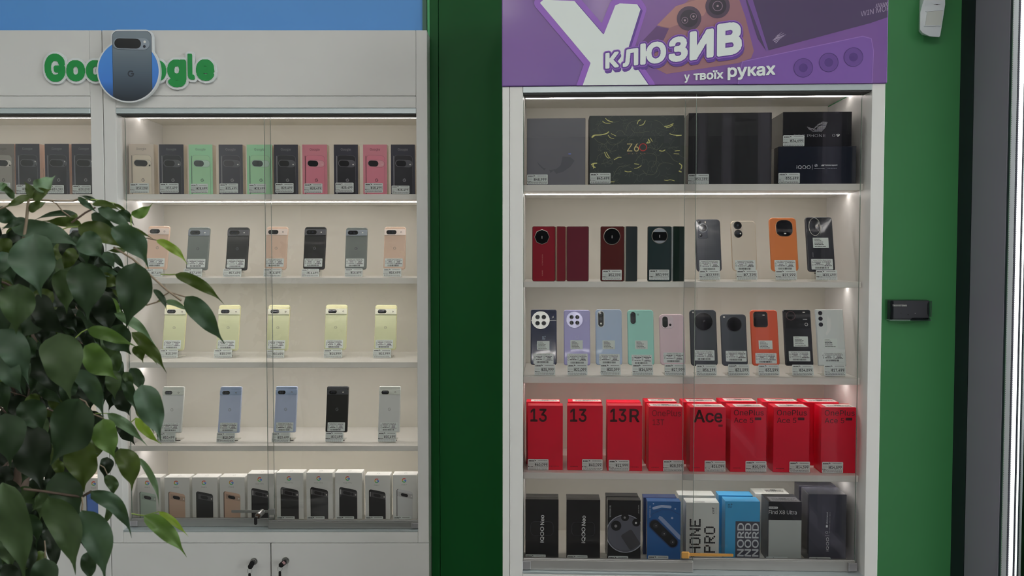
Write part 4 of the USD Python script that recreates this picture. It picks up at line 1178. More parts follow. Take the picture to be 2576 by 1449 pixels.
def foldable(label, px, ytop, panels, color, tagpx=None, price=None, hinge=(150, 148, 142), cam=None, second=None):
    """panels: px edges of the leaves and the angle each makes with the shelf's front."""
    x0, x1 = px
    s0 = R.s(x0, 640, dF)
    hgt = R.z((x0 + x1) / 2, ytop, dF) - zT[1]
    w0 = R.s(x1, 640, dF) - s0
    t = thing('foldable_phone', label, 'phone', R.mat(s0 + w0 / 2, dF, zT[1]), 'open folding phones')
    part(t, 'leaf_body', slab(0, hgt / 2, w0, hgt, 0.005, 0, 0.0055, 0.0015, 4, 2), M((60, 50, 46), 0.3, metal=0.4), smooth=35)
    part(t, 'back_panel', slab(0, hgt / 2, w0 - 0.002, hgt - 0.002, 0.0045, -0.0007, 0.001, 0.0006, 4, 2, False), M(color, 0.1, coat=0.8), smooth=35)
    x = w0 / 2 + 0.001
    y = 0.003
    for k, (ln, ang, col_) in enumerate(panels):
        part(t, 'hinge', tube([(x + 0.0015, y, 0.002), (x + 0.0015, y, hgt - 0.002)], 0.0032 if k == 0 else 0.0022, 10), M(hinge, 0.25, metal=0.8), smooth=40)
        a = math.radians(ang)
        m1 = slab(ln / 2, hgt / 2, ln, hgt, 0.004, 0, 0.0055, 0.0012, 4, 2)
        m2 = slab(ln / 2, hgt / 2, ln - 0.002, hgt - 0.002, 0.0035, -0.0005, 0.001, 0.0005, 4, 2, False)
        q = np.array([[math.cos(a), -math.sin(a), 0, x + 0.0035], [math.sin(a), math.cos(a), 0, y - 0.001], [0, 0, 1, 0], [0, 0, 0, 1]])
        for m in (m1, m2):
            m.apply_transform(q)
        part(t, 'leaf_body', m1, M((60, 50, 46), 0.3, metal=0.4), smooth=35)
        part(t, 'front_glass' if second else 'back_panel', m2, M(col_, 0.08, coat=0.8), smooth=35)
        x, y = x + 0.0035 + ln * math.cos(a), y - 0.001 + ln * math.sin(a)
    cx, cz, r, style = cam
    cx, cz, r = (cx - 0.5) * w0, hgt * (1 - cz), r * w0
    n = 2 if style == 'oct' else 8
    ringm = slab(cx, cz, 2 * r, 2 * r, r, -0.0032, -0.0006, 0.0012, n, 2, False)
    ring = part(t, 'camera_ring', ringm, M((176, 170, 160), 0.2, metal=0.8), smooth=40)
    part(ring, 'camera_window', slab(cx, cz, 1.84 * r, 1.84 * r, r * 0.92, -0.0038, -0.003, 0.0004, n, 2, False), M((10, 11, 14), 0.06), smooth=40)
    if style == 'band':
        g = Point(cx, cz).buffer(r * 0.92)
        for zz in (g.intersection(sbox(cx - r, cz + r * 0.5, cx + r, cz + r)), g.intersection(sbox(cx - r, cz - r, cx + r, cz - r * 0.6))):
            part(ring, 'silver_segment', prism(zz, -0.0042, -0.0039), M((150, 156, 164), 0.25, metal=0.6))
    part(ring, 'logo_mark', flat(sbox(cx - r * 0.03, cz - r * 0.22, cx + r * 0.04, cz + r * 0.12), -0.0040), M((200, 200, 196), 0.3))
    if tagpx:
        a, zb = R.hit(tagpx[0], tagpx[3], dF)
        c, zt_ = R.hit(tagpx[1], tagpx[2], dF)
        price_tag(t, (a + c) / 2 - s0 - w0 / 2, max(zb - zT[1], 0.001), -0.0009, c - a, zt_ - zb, price, int(a * 999))
    return t, w0, hgt


t, w0, hgt = foldable('glossy red phone folded open into three leaves', (1339, 1397), 569, [(0.030, 28, (92, 30, 38)), (0.066, -6, (80, 32, 42))], (104, 26, 36), cam=(0.42, 0.195, 0.335, 'oct'), hinge=(150, 128, 110))
for q, ttl in ((0.23, 'ULTIMATE DESIGN'), (0.0, '')):
    if ttl:
        part(t, 'lettering', flat(text('HUAWEI', (0.46 - 0.5) * w0, hgt * 0.1, 0.003, False, 'l', rot=90), -0.0010), M((150, 104, 96), 0.3))
        part(t, 'lettering', flat(text(ttl, (0.46 - 0.5) * w0, hgt * 0.29, 0.0026, False, 'l', rot=90), -0.0010), M((150, 104, 96), 0.3))
foldable('dark red folding phone with a round black camera, tagged on its back', (1510.5, 1570), 569, [(0.040, 22, (40, 46, 48))], (66, 28, 28), (1515, 1564, 678.5, 705), '52,099', hinge=(190, 184, 172), cam=(0.48, 0.185, 0.36, 'round'), second=True)
foldable('dark green folding phone with a banded silver camera, tagged on its back', (1628.7, 1689), 569, [(0.040, 20, (22, 34, 30))], (30, 42, 44), (1633, 1683.6, 678, 704.5), '30,999', hinge=(150, 156, 158), cam=(0.5, 0.175, 0.335, 'band'), second=True)

d2r = SHELF_D + 0.035
H2, H2s = 'phones standing on the second shelf under the banner', 'clear stands on the second shelf under the banner'


def shelf2(label, slabel, xc, yb, yt, wpx, frame, back, tg, price, title, info, **k):
    p = Phone(R, label, H2, xc, yb, yt, d2r, zT[1], wpx, frame, back, **k)
    if info:
        p.info(*info, title)
    stand(R, slabel, H2s, *tg, d2r, zT[1], p.zb - zT[1], price, p.s, p.w)
    return p


p = shelf2('blue-black phone with one large round lens above a square camera block', 'clear stand under the blue-black phone', 1784.5, 683, 551, 63.5, (40, 42, 50), (44, 48, 56), (1759.8, 1812, 680, 704.7), '22,999', 'Huawei P60 Pro Black Global', (0.115, 0.785, 0.92, 0.985), r=0.011)
m = p.raised('camera_block', 0.1, 0.125, 0.49, 0.375, 0.008, 0.0012, (52, 55, 64), rough=0.3)
p.lens(0.17, 0.062, 0.055)
p.lens(0.3, 0.175, 0.185, 0.0012, m, (120, 122, 128), 'large_lens')
p.lens(0.205, 0.315, 0.07, 0.0012, m)
p.printed('flash', sbox(p.X(0.38), p.Z(0.085), p.X(0.43), p.Z(0.045)), (170, 168, 160))
p = shelf2('pale gold phone with two large black lenses in a column', 'clear stand under the pale gold phone', 1874.5, 681, 555, 62.5, (190, 172, 146), (160, 152, 140), (1854, 1906, 680, 704.5), '7,399', 'Huawei P50 Gold Global', (0.1, 0.79, 0.92, 0.995), r=0.012)
m = p.raised('camera_plate', 0.1, 0.025, 0.46, 0.345, 0.02, 0.0008, (150, 142, 132), rough=0.3)
p.lens(0.275, 0.1, 0.165, 0.0008, m, (30, 30, 32))
p.lens(0.285, 0.265, 0.165, 0.0008, m, (30, 30, 32))
p.disc('flash', 0.37, 0.265, 0.03, 0.0004, (200, 200, 196), m, 0.3, 0.002)
p = shelf2('orange phone with a rounded black camera island', 'clear stand under the orange phone on the second shelf', 1975.3, 682, 547.5, 68.5, (176, 106, 62), (164, 92, 44), (1952, 2005, 680, 705), '19,999', 'Honor Magic Ultimate Orange CN', (0.12, 0.795, 0.89, 0.985), r=0.011, rough=0.5, coat=0.1)
m = p.raised('camera_rim', 0.22, 0.045, 0.86, 0.36, 0.019, 0.0016, (180, 130, 96), rough=0.25, metal=0.6)
p.raised('camera_window', 0.24, 0.052, 0.84, 0.353, 0.018, 0.0008, (12, 13, 18), m, 0.08, 0.0016)
p.printed('logo_mark', sbox(p.X(0.52), p.Z(0.315), p.X(0.6), p.Z(0.295)), (190, 190, 186), m, 0.0030)
p = shelf2('glossy black phone with an oval ring and a tilted white sticker', 'clear stand nearest the side panel on the second shelf', 2067.5, 683, 545.5, 68.5, (40, 43, 50), (34, 36, 40), (2054, 2107, 680, 705), '20,499', 'Honor 200 Pro Black Global', (0.13, 0.775, 0.915, 0.965), r=0.009, rough=0.06, coat=0.8)
m = p.raised('camera_island', 0.115, 0.02, 0.54, 0.352, 0.03, 0.0014, (34, 36, 40), rough=0.06, coat=0.8)
w = 0.425 * p.w
g = affinity.translate(affinity.scale(Point(0, 0).buffer(w / 2, quad_segs=12), 1.0, 0.332 * p.h / w, origin=(0, 0)), p.X(0.3275), p.Z(0.186))
part(m, 'ring', prism(g.difference(g.buffer(-0.0011)), p.y - 0.0022, p.y - 0.0013), M((170, 168, 160), 0.25, metal=0.7))
p.disc('flash', 0.42, 0.17, 0.03, 0.0004, (190, 186, 176), m, 0.3, 0.0014)
sticker(p.path, p.X(0.52), p.Z(0.575), p.y - 0.0004, 0.57 * p.w, 0.19 * p.h, 7)
p.printed('lettering', text('HONOR', p.X(0.23), p.Z(0.74), 0.003, False, 'l', rot=90), (96, 98, 102))

# ------------------------------------------------------------------ third shelf: ten phones on stands
d3r = SHELF_D + 0.018
H3, H3s = 'row of ten phones on the third shelf under the banner', 'clear stands on the third shelf under the banner'


def shelf3(label, slabel, xc, yb, yt, wpx, frame, back, tg, price, title, info, stk=None, **k):
    p = Phone(R, label, H3, xc, yb, yt, d3r, zT[2], wpx, frame, back, **k)
    p.info(*info, title)
    if stk:
        a, b_, c, e = stk
        sticker(p.path, p.X((a + c) / 2), p.Z(e), p.y - 0.0003, (c - a) * p.w, (e - b_) * p.h, int(xc))
    stand(R, slabel, H3s, *tg, d3r, zT[2], p.zb - zT[2], price, p.s, p.w)
    return p


def quad_disc(p, cx, cz, r, plate, ring, gap=0.21):
    m = p.disc('camera_disc', cx, cz, r, 0.0018, plate, None, 0.2, metal=0.5)
    p.ring('disc_rim', cx, cz, r, r * 0.94, 0.0021, ring, m, base=0.0)
    k = p.w / p.h
    for sx in (-1, 1):
        for sz in (-1, 1):
            p.lens(cx + sx * r * 0.35, cz + sz * r * 0.35 * k, r * 0.26, 0.0018, m, (70, 70, 74))
    return m


p = shelf3('dark blue phone with a big silver disc of four lenses', 'clear stand under the dark blue phone', 1367.5, 917.5, 778, 65.8, (44, 48, 62), (26, 32, 54), (1344.7, 1396.5, 917, 944.3), '35,999', 'OnePlus 13 Blue CN', (0.11, 0.8, 0.88, 0.985), (0.245, 0.575, 0.725, 0.735), r=0.006, rough=0.1)
quad_disc(p, 0.385, 0.2, 0.345, (160, 162, 160), (190, 190, 186))
p.printed('line', sbox(p.X(0.74), p.Z(0.207), p.X(0.99), p.Z(0.2)), (170, 172, 172))
p.printed('line', sbox(p.X(0.01), p.Z(0.207), p.X(0.04), p.Z(0.2)), (170, 172, 172))
p.printed('lettering', text('H', p.X(0.82), p.Z(0.165), 0.0058, True, shear=0.3), (186, 188, 190))
p.printed('emblem', plus_mark(p.X(0.5), p.Z(0.52), 0.0085), (110, 128, 142))
p = shelf3('lavender phone with a mirrored disc of four lenses', 'clear stand under the lavender phone', 1452, 918.6, 779.5, 66.3, (126, 124, 160), (134, 132, 172), (1427.7, 1478, 917, 944.5), '21,099', 'OnePlus Ace 5 Pro Purple CN', (0.12, 0.795, 0.9, 0.985), (0.245, 0.555, 0.715, 0.715), r=0.006, rough=0.3, coat=0.3)
quad_disc(p, 0.405, 0.185, 0.315, (152, 152, 176), (130, 130, 150))
p.printed('emblem', plus_mark(p.X(0.5), p.Z(0.5), 0.0085), (148, 148, 180))
p.printed('lettering', text('ACE', p.X(0.86), p.Z(0.215), 0.0024, False, 'l', rot=90), (180, 180, 196))
p = shelf3('light blue phone with a tall black pill camera', 'clear stand under the light blue phone', 1532.5, 918, 778, 66.5, (120, 136, 158), (136, 152, 172), (1510.8, 1562, 917, 944), '20,099', 'OnePlus Ace 5 Ultra Edition Blue CN', (0.12, 0.805, 0.9, 0.985), (0.255, 0.565, 0.725, 0.72), r=0.008, rough=0.4, coat=0.2)
m = p.raised('camera_rim', 0.075, 0.025, 0.34, 0.335, 0.02, 0.0014, (178, 186, 192), rough=0.3)
p.raised('camera_window', 0.105, 0.04, 0.31, 0.318, 0.02, 0.0005, (16, 18, 22), m, 0.1, 0.0014)
for q in (0.1, 0.18):
    p.disc('lens', 0.208, q, 0.06, 0.0002, (34, 38, 44), m, 0.1, 0.0019, b=0.0002)
p.disc('flash', 0.208, 0.262, 0.038, 0.0003, (206, 206, 200), m, 0.35, 0.0019)
p.printed('emblem', plus_mark(p.X(0.51), p.Z(0.5), 0.0085), (122, 140, 160))
p = shelf3('mint phone with a black pill camera and separate flash', 'clear stand under the mint phone', 1613.5, 918.5, 779.2, 66.3, (98, 140, 134), (118, 164, 154), (1591, 1643.6, 917, 944.3), '14,599', 'OnePlus Ace 5 Racing Green CN', (0.13, 0.815, 0.9, 0.99), (0.28, 0.56, 0.75, 0.715), r=0.009, rough=0.4, coat=0.2)
m = p.raised('camera_rim', 0.085, 0.03, 0.34, 0.28, 0.02, 0.0014, (120, 168, 158), rough=0.3)
p.raised('camera_window', 0.115, 0.042, 0.315, 0.262, 0.02, 0.0005, (18, 20, 24), m, 0.1, 0.0014)
for q in (0.095, 0.2):
    p.disc('lens', 0.215, q, 0.06, 0.0002, (34, 38, 44), m, 0.1, 0.0019, b=0.0002)
p.ring('flash', 0.41, 0.09, 0.032, 0.018, 0.0004, (66, 84, 82), None)
p = shelf3('small pale pink phone with a soft square camera block', 'clear stand under the pale pink phone', 1693, 918.6, 790, 63.5, (172, 152, 158), (172, 154, 160), (1672.6, 1725, 917.5, 944.5), '27,999', 'OnePlus 13T Pink CN', (0.13, 0.755, 0.95, 0.955), r=0.012, rough=0.4, coat=0.2)
m = p.raised('camera_block', 0.07, 0.028, 0.56, 0.29, 0.011, 0.0016, (172, 158, 164), rough=0.3)
p.raised('camera_window', 0.12, 0.05, 0.34, 0.27, 0.02, 0.0005, (18, 24, 26), m, 0.1, 0.0016)
p.disc('lens', 0.43, 0.215, 0.05, 0.0005, (26, 22, 26), m, 0.1, 0.0016)
p.ring('flash', 0.43, 0.1, 0.05, 0.035, 0.0004, (150, 140, 144), m, base=0.0016, metal=0.1)
p.printed('emblem', plus_mark(p.X(0.53), p.Z(0.51), 0.0078), (186, 168, 172))
p = shelf3('dark grey-blue phone with an oversized round black camera', 'clear stand under the phone with the oversized round camera', 1772.5, 920, 779, 67.5, (44, 48, 54), (44, 48, 54), (1752, 1803.5, 918.5, 945), '56,199', 'Oppo Find X8 Ultra Black', (0.13, 0.725, 0.88, 0.91), r=0.010, rough=0.45, coat=0.1)
m = p.disc('camera_rim', 0.51, 0.215, 0.36, 0.002, (66, 68, 72), None, 0.25, metal=0.6)
p.disc('camera_window', 0.51, 0.215, 0.335, 0.0006, (12, 13, 16), m, 0.08, 0.002)
p.printed('lettering', text('H', p.X(0.5), p.Z(0.23), 0.006, False, shear=0.3), (90, 90, 92), m, 0.0029)
p.disc('flash', 0.135, 0.05, 0.032, 0.0004, (160, 160, 158), None, 0.3)
p = shelf3('smaller dark phone with a round black camera', 'clear stand under the smaller dark phone', 1849.5, 920, 790, 64.5, (42, 46, 52), (42, 47, 54), (1833, 1886, 918, 945), '31,099', 'Oppo Find X8s Black CN', (0.15, 0.715, 0.95, 0.92), r=0.010, rough=0.4, coat=0.15)
m = p.disc('camera_rim', 0.52, 0.2, 0.305, 0.002, (56, 58, 62), None, 0.25, metal=0.6)
p.disc('camera_window', 0.52, 0.2, 0.28, 0.0006, (10, 11, 13), m, 0.08, 0.002)
p.disc('flash', 0.14, 0.06, 0.04, 0.0004, (170, 170, 166), None, 0.3)
p = shelf3('bright orange phone with a rounded square black camera', 'clear stand under the bright orange phone', 1927.5, 919.5, 779.5, 68.8, (160, 68, 40), (186, 74, 44), (1909, 1961.7, 918.5, 945), '33,599', 'Realme GT 7 Pro Mars Orange CN', (0.12, 0.78, 0.89, 0.965), (0.26, 0.555, 0.76, 0.71), r=0.009, rough=0.35, coat=0.25)
m = p.raised('camera_rim', 0.09, 0.03, 0.64, 0.325, 0.009, 0.0016, (150, 84, 56), rough=0.3, metal=0.5)
p.raised('camera_window', 0.105, 0.037, 0.625, 0.315, 0.008, 0.0006, (20, 19, 20), m, 0.12, 0.0016)
p.printed('logo_mark', sbox(p.X(0.44), p.Z(0.108), p.X(0.52), p.Z(0.09)), (170, 166, 160), m, 0.0028)
p = shelf3('black phone with a faint ringed lens and white maker lettering', 'clear stand under the black phone with lettering', 2011.8, 919.7, 778.5, 70, (44, 46, 52), (34, 35, 39), (1994, 2047.6, 919, 945), '34,899', 'ZTE Nubia Z70 Ultra Black', (0.13, 0.745, 0.89, 0.925), (0.32, 0.485, 0.84, 0.665), r=0.006, rough=0.12)
m = p.raised('camera_plate', 0.06, 0.03, 0.95, 0.34, 0.006, 0.0008, (28, 29, 32), rough=0.12)
p.ring('lens_ring', 0.27, 0.115, 0.165, 0.15, 0.0004, (96, 74, 78), m, base=0.0008, metal=0.3)
p.disc('lens', 0.27, 0.115, 0.12, 0.0004, (16, 17, 20), m, 0.08, 0.0008)
p.printed('lettering', text('nubia', p.X(0.7), p.Z(0.19), 0.0036, True), (140, 140, 140), m, 0.0012)
p.ring('shutter_ring', 0.81, 0.27, 0.06, 0.042, 0.0006, (170, 170, 168), m, base=0.0008)
p.printed('flash', sbox(p.X(0.7), p.Z(0.058), p.X(0.79), p.Z(0.045)), (180, 180, 176), m, 0.0012)
p = shelf3('white sharp-cornered phone with three separate lenses in a column', 'clear stand nearest the side panel on the third shelf', 2094.4, 919.5, 778, 69.8, (160, 166, 168), (166, 172, 170), (2074.8, 2128.6, 919, 945.5), '27,499', 'ZTE Nubia RedMagic 10 Air White CN', (0.14, 0.765, 0.92, 0.94), (0.22, 0.525, 0.72, 0.69), r=0.002, rough=0.15)
for q in (0.07, 0.17, 0.275):
    p.lens(0.17, q, 0.082, 0, None, (92, 96, 104))
p.printed('flame_mark', Polygon([(p.X(x), p.Z(y)) for x, y in ((0.44, 0.1), (0.48, 0.17), (0.53, 0.15), (0.54, 0.25), (0.50, 0.38), (0.36, 0.47), (0.32, 0.44), (0.4, 0.34), (0.38, 0.25))]), (182, 186, 184))

# ------------------------------------------------------------------ fourth shelf: red boxes two deep
d4r = SHELF_D + 0.028
H4, H4b = 'red phone boxes in the front row', 'red phone boxes in the back row'
REDB = (160, 5, 34)
RINK = (44, 18, 20)
zq = zT[3]


def red_box(label, x0, x1, yt, depth, tg, price, coat=0.5, bump=0.0):
    b = Box(R, 'red_box', label, H4, x0, x1, yt, zq, d4r, depth, REDB, rough=0.45, coat=coat * 0.15, yref=1100, bump=bump)
    if tg:
        b.tag(*tg, price)
    return b


f = lambda b, x: x
specs = [
    ('red box printed with a large black 13, tag at its near corner', 1327.5, 1415.7, 1021, 0.045, (1327.8, 1380, 1159.5, 1185.8), '40,099', '13'),
    ('red box printed with a large black 13, tag at its far lower corner', 1427.3, 1516, 1021, 0.045, (1464, 1516, 1158.5, 1185.8), '40,099', '13'),
    ('red box printed with 13R in large black figures', 1528, 1615.5, 1021, 0.045, (1531, 1583, 1158.8, 1185.5), '22,999', '13R'),
    ('red box in bubbled film printed with two thin lines of lettering', 1632, 1720, 1024, 0.066, (1667.8, 1720, 1160.5, 1188), '28,599', 'T'),
    ('red box printed with a single bold three-letter word', 1735.5, 1825.8, 1025, 0.066, (1772, 1824.8, 1162, 1189), '26,099', 'ace'),
    ('red box with two lines of lettering, first of three alike after the bold word', 1837.4, 1928, 1025, 0.066, (1874.7, 1927.7, 1163, 1190), '20,099', '5'),
    ('red box with two lines of lettering in wrinkled film, middle of three alike', 1945.5, 2036.4, 1025, 0.066, (1985, 2036.8, 1163, 1190), '14,599', '5'),
    ('red box with two lines of lettering nearest the side panel', 2065.5, 2156.7, 1025.5, 0.066, (2067, 2120.5, 1164.5, 1191.5), '14,599', '5')]
for i, (lab, x0, x1, yt, dp, tg, pr, kind) in enumerate(specs):
    b = red_box(lab, x0, x1, yt, dp, tg, pr, 0.5 + 0.15 * (i > 2), 0.25 if i in (3, 6) else 0.05)
    if kind in ('13', '13R'):
        b.put('lettering', fit('13', b.X(0.075), b.Z(0.25), b.X(0.545), b.Z(0.045), True), RINK)
        if kind == '13R':
            b.put('lettering', fit('R', b.X(0.63), b.Z(0.25), b.X(0.915), b.Z(0.045), True), RINK)
        b.put('fine_print', union_all(dashes(random.Random(i), b.X(0.62), b.X(0.92), b.Z(0.945), 0.0022, 0.05, 0.1, 0.06)), (100, 20, 26))
        part(b.path, 'top_lettering', flat_top(text('OnePlus', b.X(0.08), 0.016, 0.006, False), b.h + 0.0003), M((176, 120, 116), 0.4))
    elif kind == 'T':
        b.put('lettering', fit('OnePlus', b.X(0.09), b.Z(0.145), b.X(0.915), b.Z(0.05), False), (96, 14, 22))
        b.put('lettering', fit('13T', b.X(0.105), b.Z(0.285), b.X(0.435), b.Z(0.195), False), (84, 14, 20))
        b.top_label(0.06, 0.97)
    elif kind == 'ace':
        b.put('lettering', fit('A', b.X(0.10), b.Z(0.235), b.X(0.415), b.Z(0.04), True), RINK)
        b.put('lettering', fit('c', b.X(0.43), b.Z(0.235), b.X(0.66), b.Z(0.085), True), RINK)
        b.put('lettering', fit('e', b.X(0.675), b.Z(0.235), b.X(0.90), b.Z(0.085), True), RINK)
        b.put('badge', b.rect(0.79, 0.265, 0.91, 0.30, 0.0015), (96, 22, 28))
        b.top_label(0.13, 0.97)
    else:
        b.put('lettering', fit('OnePlus', b.X(0.09), b.Z(0.125), b.X(0.915), b.Z(0.04), False), (58, 22, 26))
        b.put('lettering', fit('Ace 5', b.X(0.095), b.Z(0.24), b.X(0.63), b.Z(0.16), False), (58, 22, 26))
        b.put('badge', b.rect(0.67, 0.155, 0.85, 0.195, 0.0012), (58, 22, 26))
        b.top_label(0.15, 0.95)
    b.put('fine_print', union_all(dashes(random.Random(i + 20), b.X(0.08), b.X(0.3), b.Z(0.945), 0.002, 0.1, 0.2, 0.03)), (104, 12, 20))
for i, (x0, x1, yt, dp, lab) in enumerate(((1324, 1408.5, 1011, 0.05, 'red box behind the first large 13'), (1429, 1513.5, 1011, 0.05, 'red box behind the second large 13'), (1527, 1612, 1012.5, 0.05, 'red box behind the one marked 13R'),
                                           (1622, 1702, 1011, 0.066, 'red box behind the one in bubbled film'), (1717, 1803, 1012, 0.066, 'red box behind the bold three-letter word'), (1812, 1902, 1010, 0.066, 'red box behind the first of the three alike'),
                                           (1917, 2008, 1011, 0.066, 'red box behind the wrinkled film one'), (2019, 2109, 1012, 0.066, 'red box behind the one nearest the side panel'))):
    dd = d4r + specs[i][4] + 0.022
    b = Box(R, 'red_box', lab, H4b, x0, x1, yt, zq, dd, dp, REDB, rough=0.45, coat=0.06, yref=1100)
    if i != 2:
        b.top_label(0.14, 0.98)

# ------------------------------------------------------------------ lowest shelf
d5 = SHELF_D + 0.04
zD5 = zR['deck']
H5, H5b = 'assorted phone boxes in front on the lowest shelf', 'assorted phone boxes behind on the lowest shelf'


def low(label, x0, x1, yt, depth, col_, d=d5, grp=H5, **k):
    return Box(R, 'phone_box', label, grp, x0, x1, yt, zD5, d, depth, col_, yref=1330, **k)


def rail_tag(b, x0, x1, yt):
    s0, s1 = R.s(x0, 1400, d5), R.s(x1, 1400, d5)
    z1 = R.z(x0, yt, d5) - zD5
    price_tag(b.path, (s0 + s1) / 2 - b.sc, z1 - 0.031, b.y - 0.0016, s1 - s0, 0.031, '24,499', int(x0))


for x0, x1, yt, xt, lab, tx in ((1321.7, 1405, 1256.7, 0.5, 'black box with upright white lettering beside the stile', (1322, 1373, 1394)), (1425, 1509.7, 1258, 0.5, 'black box with upright white lettering, second from the stile', (1427, 1478, 1396))):
    b = low(lab, x0, x1, yt, 0.062, (24, 24, 27), rough=0.15, coat=0.6)
    b.put('lettering', affinity.translate(affinity.rotate(fit('iQOO', 0, 0, 0.049, 0.0125, True), 90, origin=(0, 0)), b.X(0.57), b.h - 0.1325), (176, 178, 178))
    b.put('lettering', affinity.translate(affinity.rotate(fit('Neo', 0, 0, 0.0305, 0.0122, True), 90, origin=(0, 0)), b.X(0.57), b.h - 0.0785), (176, 178, 178))
    b.put('printed_shape', b.rect(0.16, 0.37, 0.84, 0.6, 0.012).boundary.buffer(0.0006), (40, 42, 48))
    seam = sbox(-b.w / 2, b.depth * 0.45, b.w / 2, b.depth * 0.48)
    part(b.path, 'seam', flat_top(seam, b.h + 0.0003), M((80, 78, 78), 0.4))
    rail_tag(b, *tx)
b = low('black box printed with a round grey camera plate', 1528, 1611.6, 1259, 0.035, (24, 24, 27), rough=0.15, coat=0.6)
q = 1 / 487.0
NX, NY = lambda x: (x - 1268) * q, lambda y: (y - 345) / 845.0 * (R.z(1570, 1259, d5) - R.z(1570, 1404.5, d5)) / b.h
C = Point(b.X(NX(1530)), b.Z(NY(830)))
pl = b.put('printed_plate', affinity.scale(C.buffer(0.0585, quad_segs=16), 1, 1), (70, 71, 80), 1)
b.put('outline', C.buffer(0.0585, quad_segs=16).difference(C.buffer(0.056, quad_segs=16)), (120, 122, 130), 2, parent=pl)
b.put('outline', C.buffer(0.054, quad_segs=16).difference(C.buffer(0.053, quad_segs=16)), (36, 37, 44), 2, parent=pl)
blk = affinity.rotate(rr(-0.019, -0.034, 0.019, 0.02, 0.006), 33, origin=(0, 0))
b.put('printed_block', affinity.translate(blk, b.X(NX(1590)), b.Z(NY(890))), (48, 48, 52), 3, parent=pl)
for x, y, r in ((1395, 715, 75), (1525, 590, 58), (1690, 665, 58)):
    c_ = Point(b.X(NX(x)), b.Z(NY(y)))
    r_ = r * q * b.w
    b.put('printed_lens', c_.buffer(r_), (20, 20, 23), 3, parent=pl)
    b.put('printed_glint', affinity.translate(c_, -0.001, -0.001).buffer(r_ * 0.28), (150, 150, 150) if x > 1600 else (104, 104, 106), 4, parent=pl)
b.put('lettering', affinity.translate(affinity.rotate(fit('NOTHING (R)', 0, 0, 0.036, 0.0052, False), 90, origin=(0, 0)), b.X(0.11), b.Z(NY(590))), (150, 152, 152), 5)
b.put('lettering', affinity.translate(affinity.rotate(fit('phone (3a) lite', 0, 0, 0.026, 0.0036, False), 90, origin=(0, 0)), b.X(0.955), b.Z(NY(530))), (150, 152, 152), 5)
rail_tag(b, 1530, 1580, 1398)
b = low('blue box printed with a slanted black three-lens camera', 1628, 1712, 1262, 0.035, (34, 74, 122), rough=0.15, coat=0.6)
NX, NY = lambda x: (x - 1850) / 490.0, lambda y: (y - 360) / 830.0 * (R.z(1670, 1262, d5) - R.z(1670, 1404.5, d5)) / b.h
P2 = lambda x, y: (b.X(NX(x)), b.Z(NY(y)))
b.put('printed_arc', LineString([P2(1860, 640), P2(1930, 540), P2(2060, 480), P2(2200, 480), P2(2340, 560)]).buffer(0.0006), (24, 50, 90))
b.put('printed_bar', LineString([P2(1945, 458), P2(2060, 428), P2(2185, 438)]).buffer(0.0042), (132, 146, 170))
b.put('printed_bar', Polygon([P2(2010, 605), P2(2030, 568), P2(2070, 585), P2(2345, 860), P2(2345, 920), P2(2310, 905)]), (104, 118, 146), 1)
pill = LineString([P2(1960, 700), P2(2225, 955)])
b.put('printed_rim', pill.buffer(0.0175), (24, 48, 88), 2)
cm = b.put('printed_camera', pill.buffer(0.0145), (20, 21, 24), 3)
for x, y in ((1975, 712), (2095, 830), (2220, 950)):
    b.put('printed_lens', Point(*P2(x, y)).buffer(0.0078), (40, 42, 46), 4, parent=cm)
    b.put('printed_glint', Point(*P2(x + 5, y)).buffer(0.0016), (176, 176, 176), 5, parent=cm)
for x, y, r in ((1940, 392, 0.0022), (2260, 465, 0.0026), (2215, 600, 0.0036)):
    b.put('printed_screw', Point(*P2(x, y)).buffer(r), (120, 134, 156), 2)
b.put('lettering', affinity.translate(affinity.rotate(fit('NOTHING (R)', 0, 0, 0.036, 0.0052, False), 90, origin=(0, 0)), b.X(0.11), b.Z(NY(595))), (136, 152, 170), 5)
rail_tag(b, 1630, 1681, 1397)
b = low('pale grey box with dotted black lettering behind the lock bar', 1725.5, 1809, 1265, 0.05, (150, 152, 148), rough=0.5)
FONT = dict(P='11110100011000111110100001000010000', H='10001100011000111111100011000110001', O='01110100011000110001100011000101110', N='10001110011100110101100111001110001', E='11111100001000011110100001000011111', R='11110100011000111110101001001010001')


def dotted(word, pitch, x, zend):
    """Upright dot lettering that ends at zend, read from below."""
    out, n = [], len(word)
    for i, ch in enumerate(word):
        for k, on in enumerate(FONT[ch]):
            if on == '1':
                r_, c_ = divmod(k, 5)
                along = -((n - i) * 6 - c_ - 1) * pitch
                out.append(Point(x + r_ * pitch, zend + along).buffer(pitch * 0.58, quad_segs=3))
    return union_all(out)


b.put('lettering', dotted('PHONE', 0.0047, b.X(0.135), b.h - 0.0475), (26, 26, 28))
b.put('lettering', dotted('PRO', 0.0047, b.X(0.575), b.h - 0.0700), (26, 26, 28))
b.put('lettering', affinity.translate(affinity.rotate(fit('cmf', 0, 0, 0.0195, 0.007, True), 90, origin=(0, 0)), b.X(0.85), b.h - 0.0335), (52, 54, 54))
b.put('fine_print', affinity.translate(affinity.rotate(fit('by NOTHING', 0, 0, 0.0205, 0.0026, False), 90, origin=(0, 0)), b.X(0.92), b.h - 0.0335), (96, 98, 98))
part(b.path, 'notch', flat_top(sbox(b.X(0.25), b.depth * 0.1, b.X(0.58), b.depth * 0.3), b.h + 0.0003), M((120, 122, 120), 0.5))
b = low('bright blue box with three upright lines of pale block lettering', 1824, 1911.6, 1261.8, 0.05, (52, 124, 164), rough=0.3, coat=0.3)
k5 = (R.z(1868, 1261.8, d5) - R.z(1868, 1403.5, d5)) / b.h
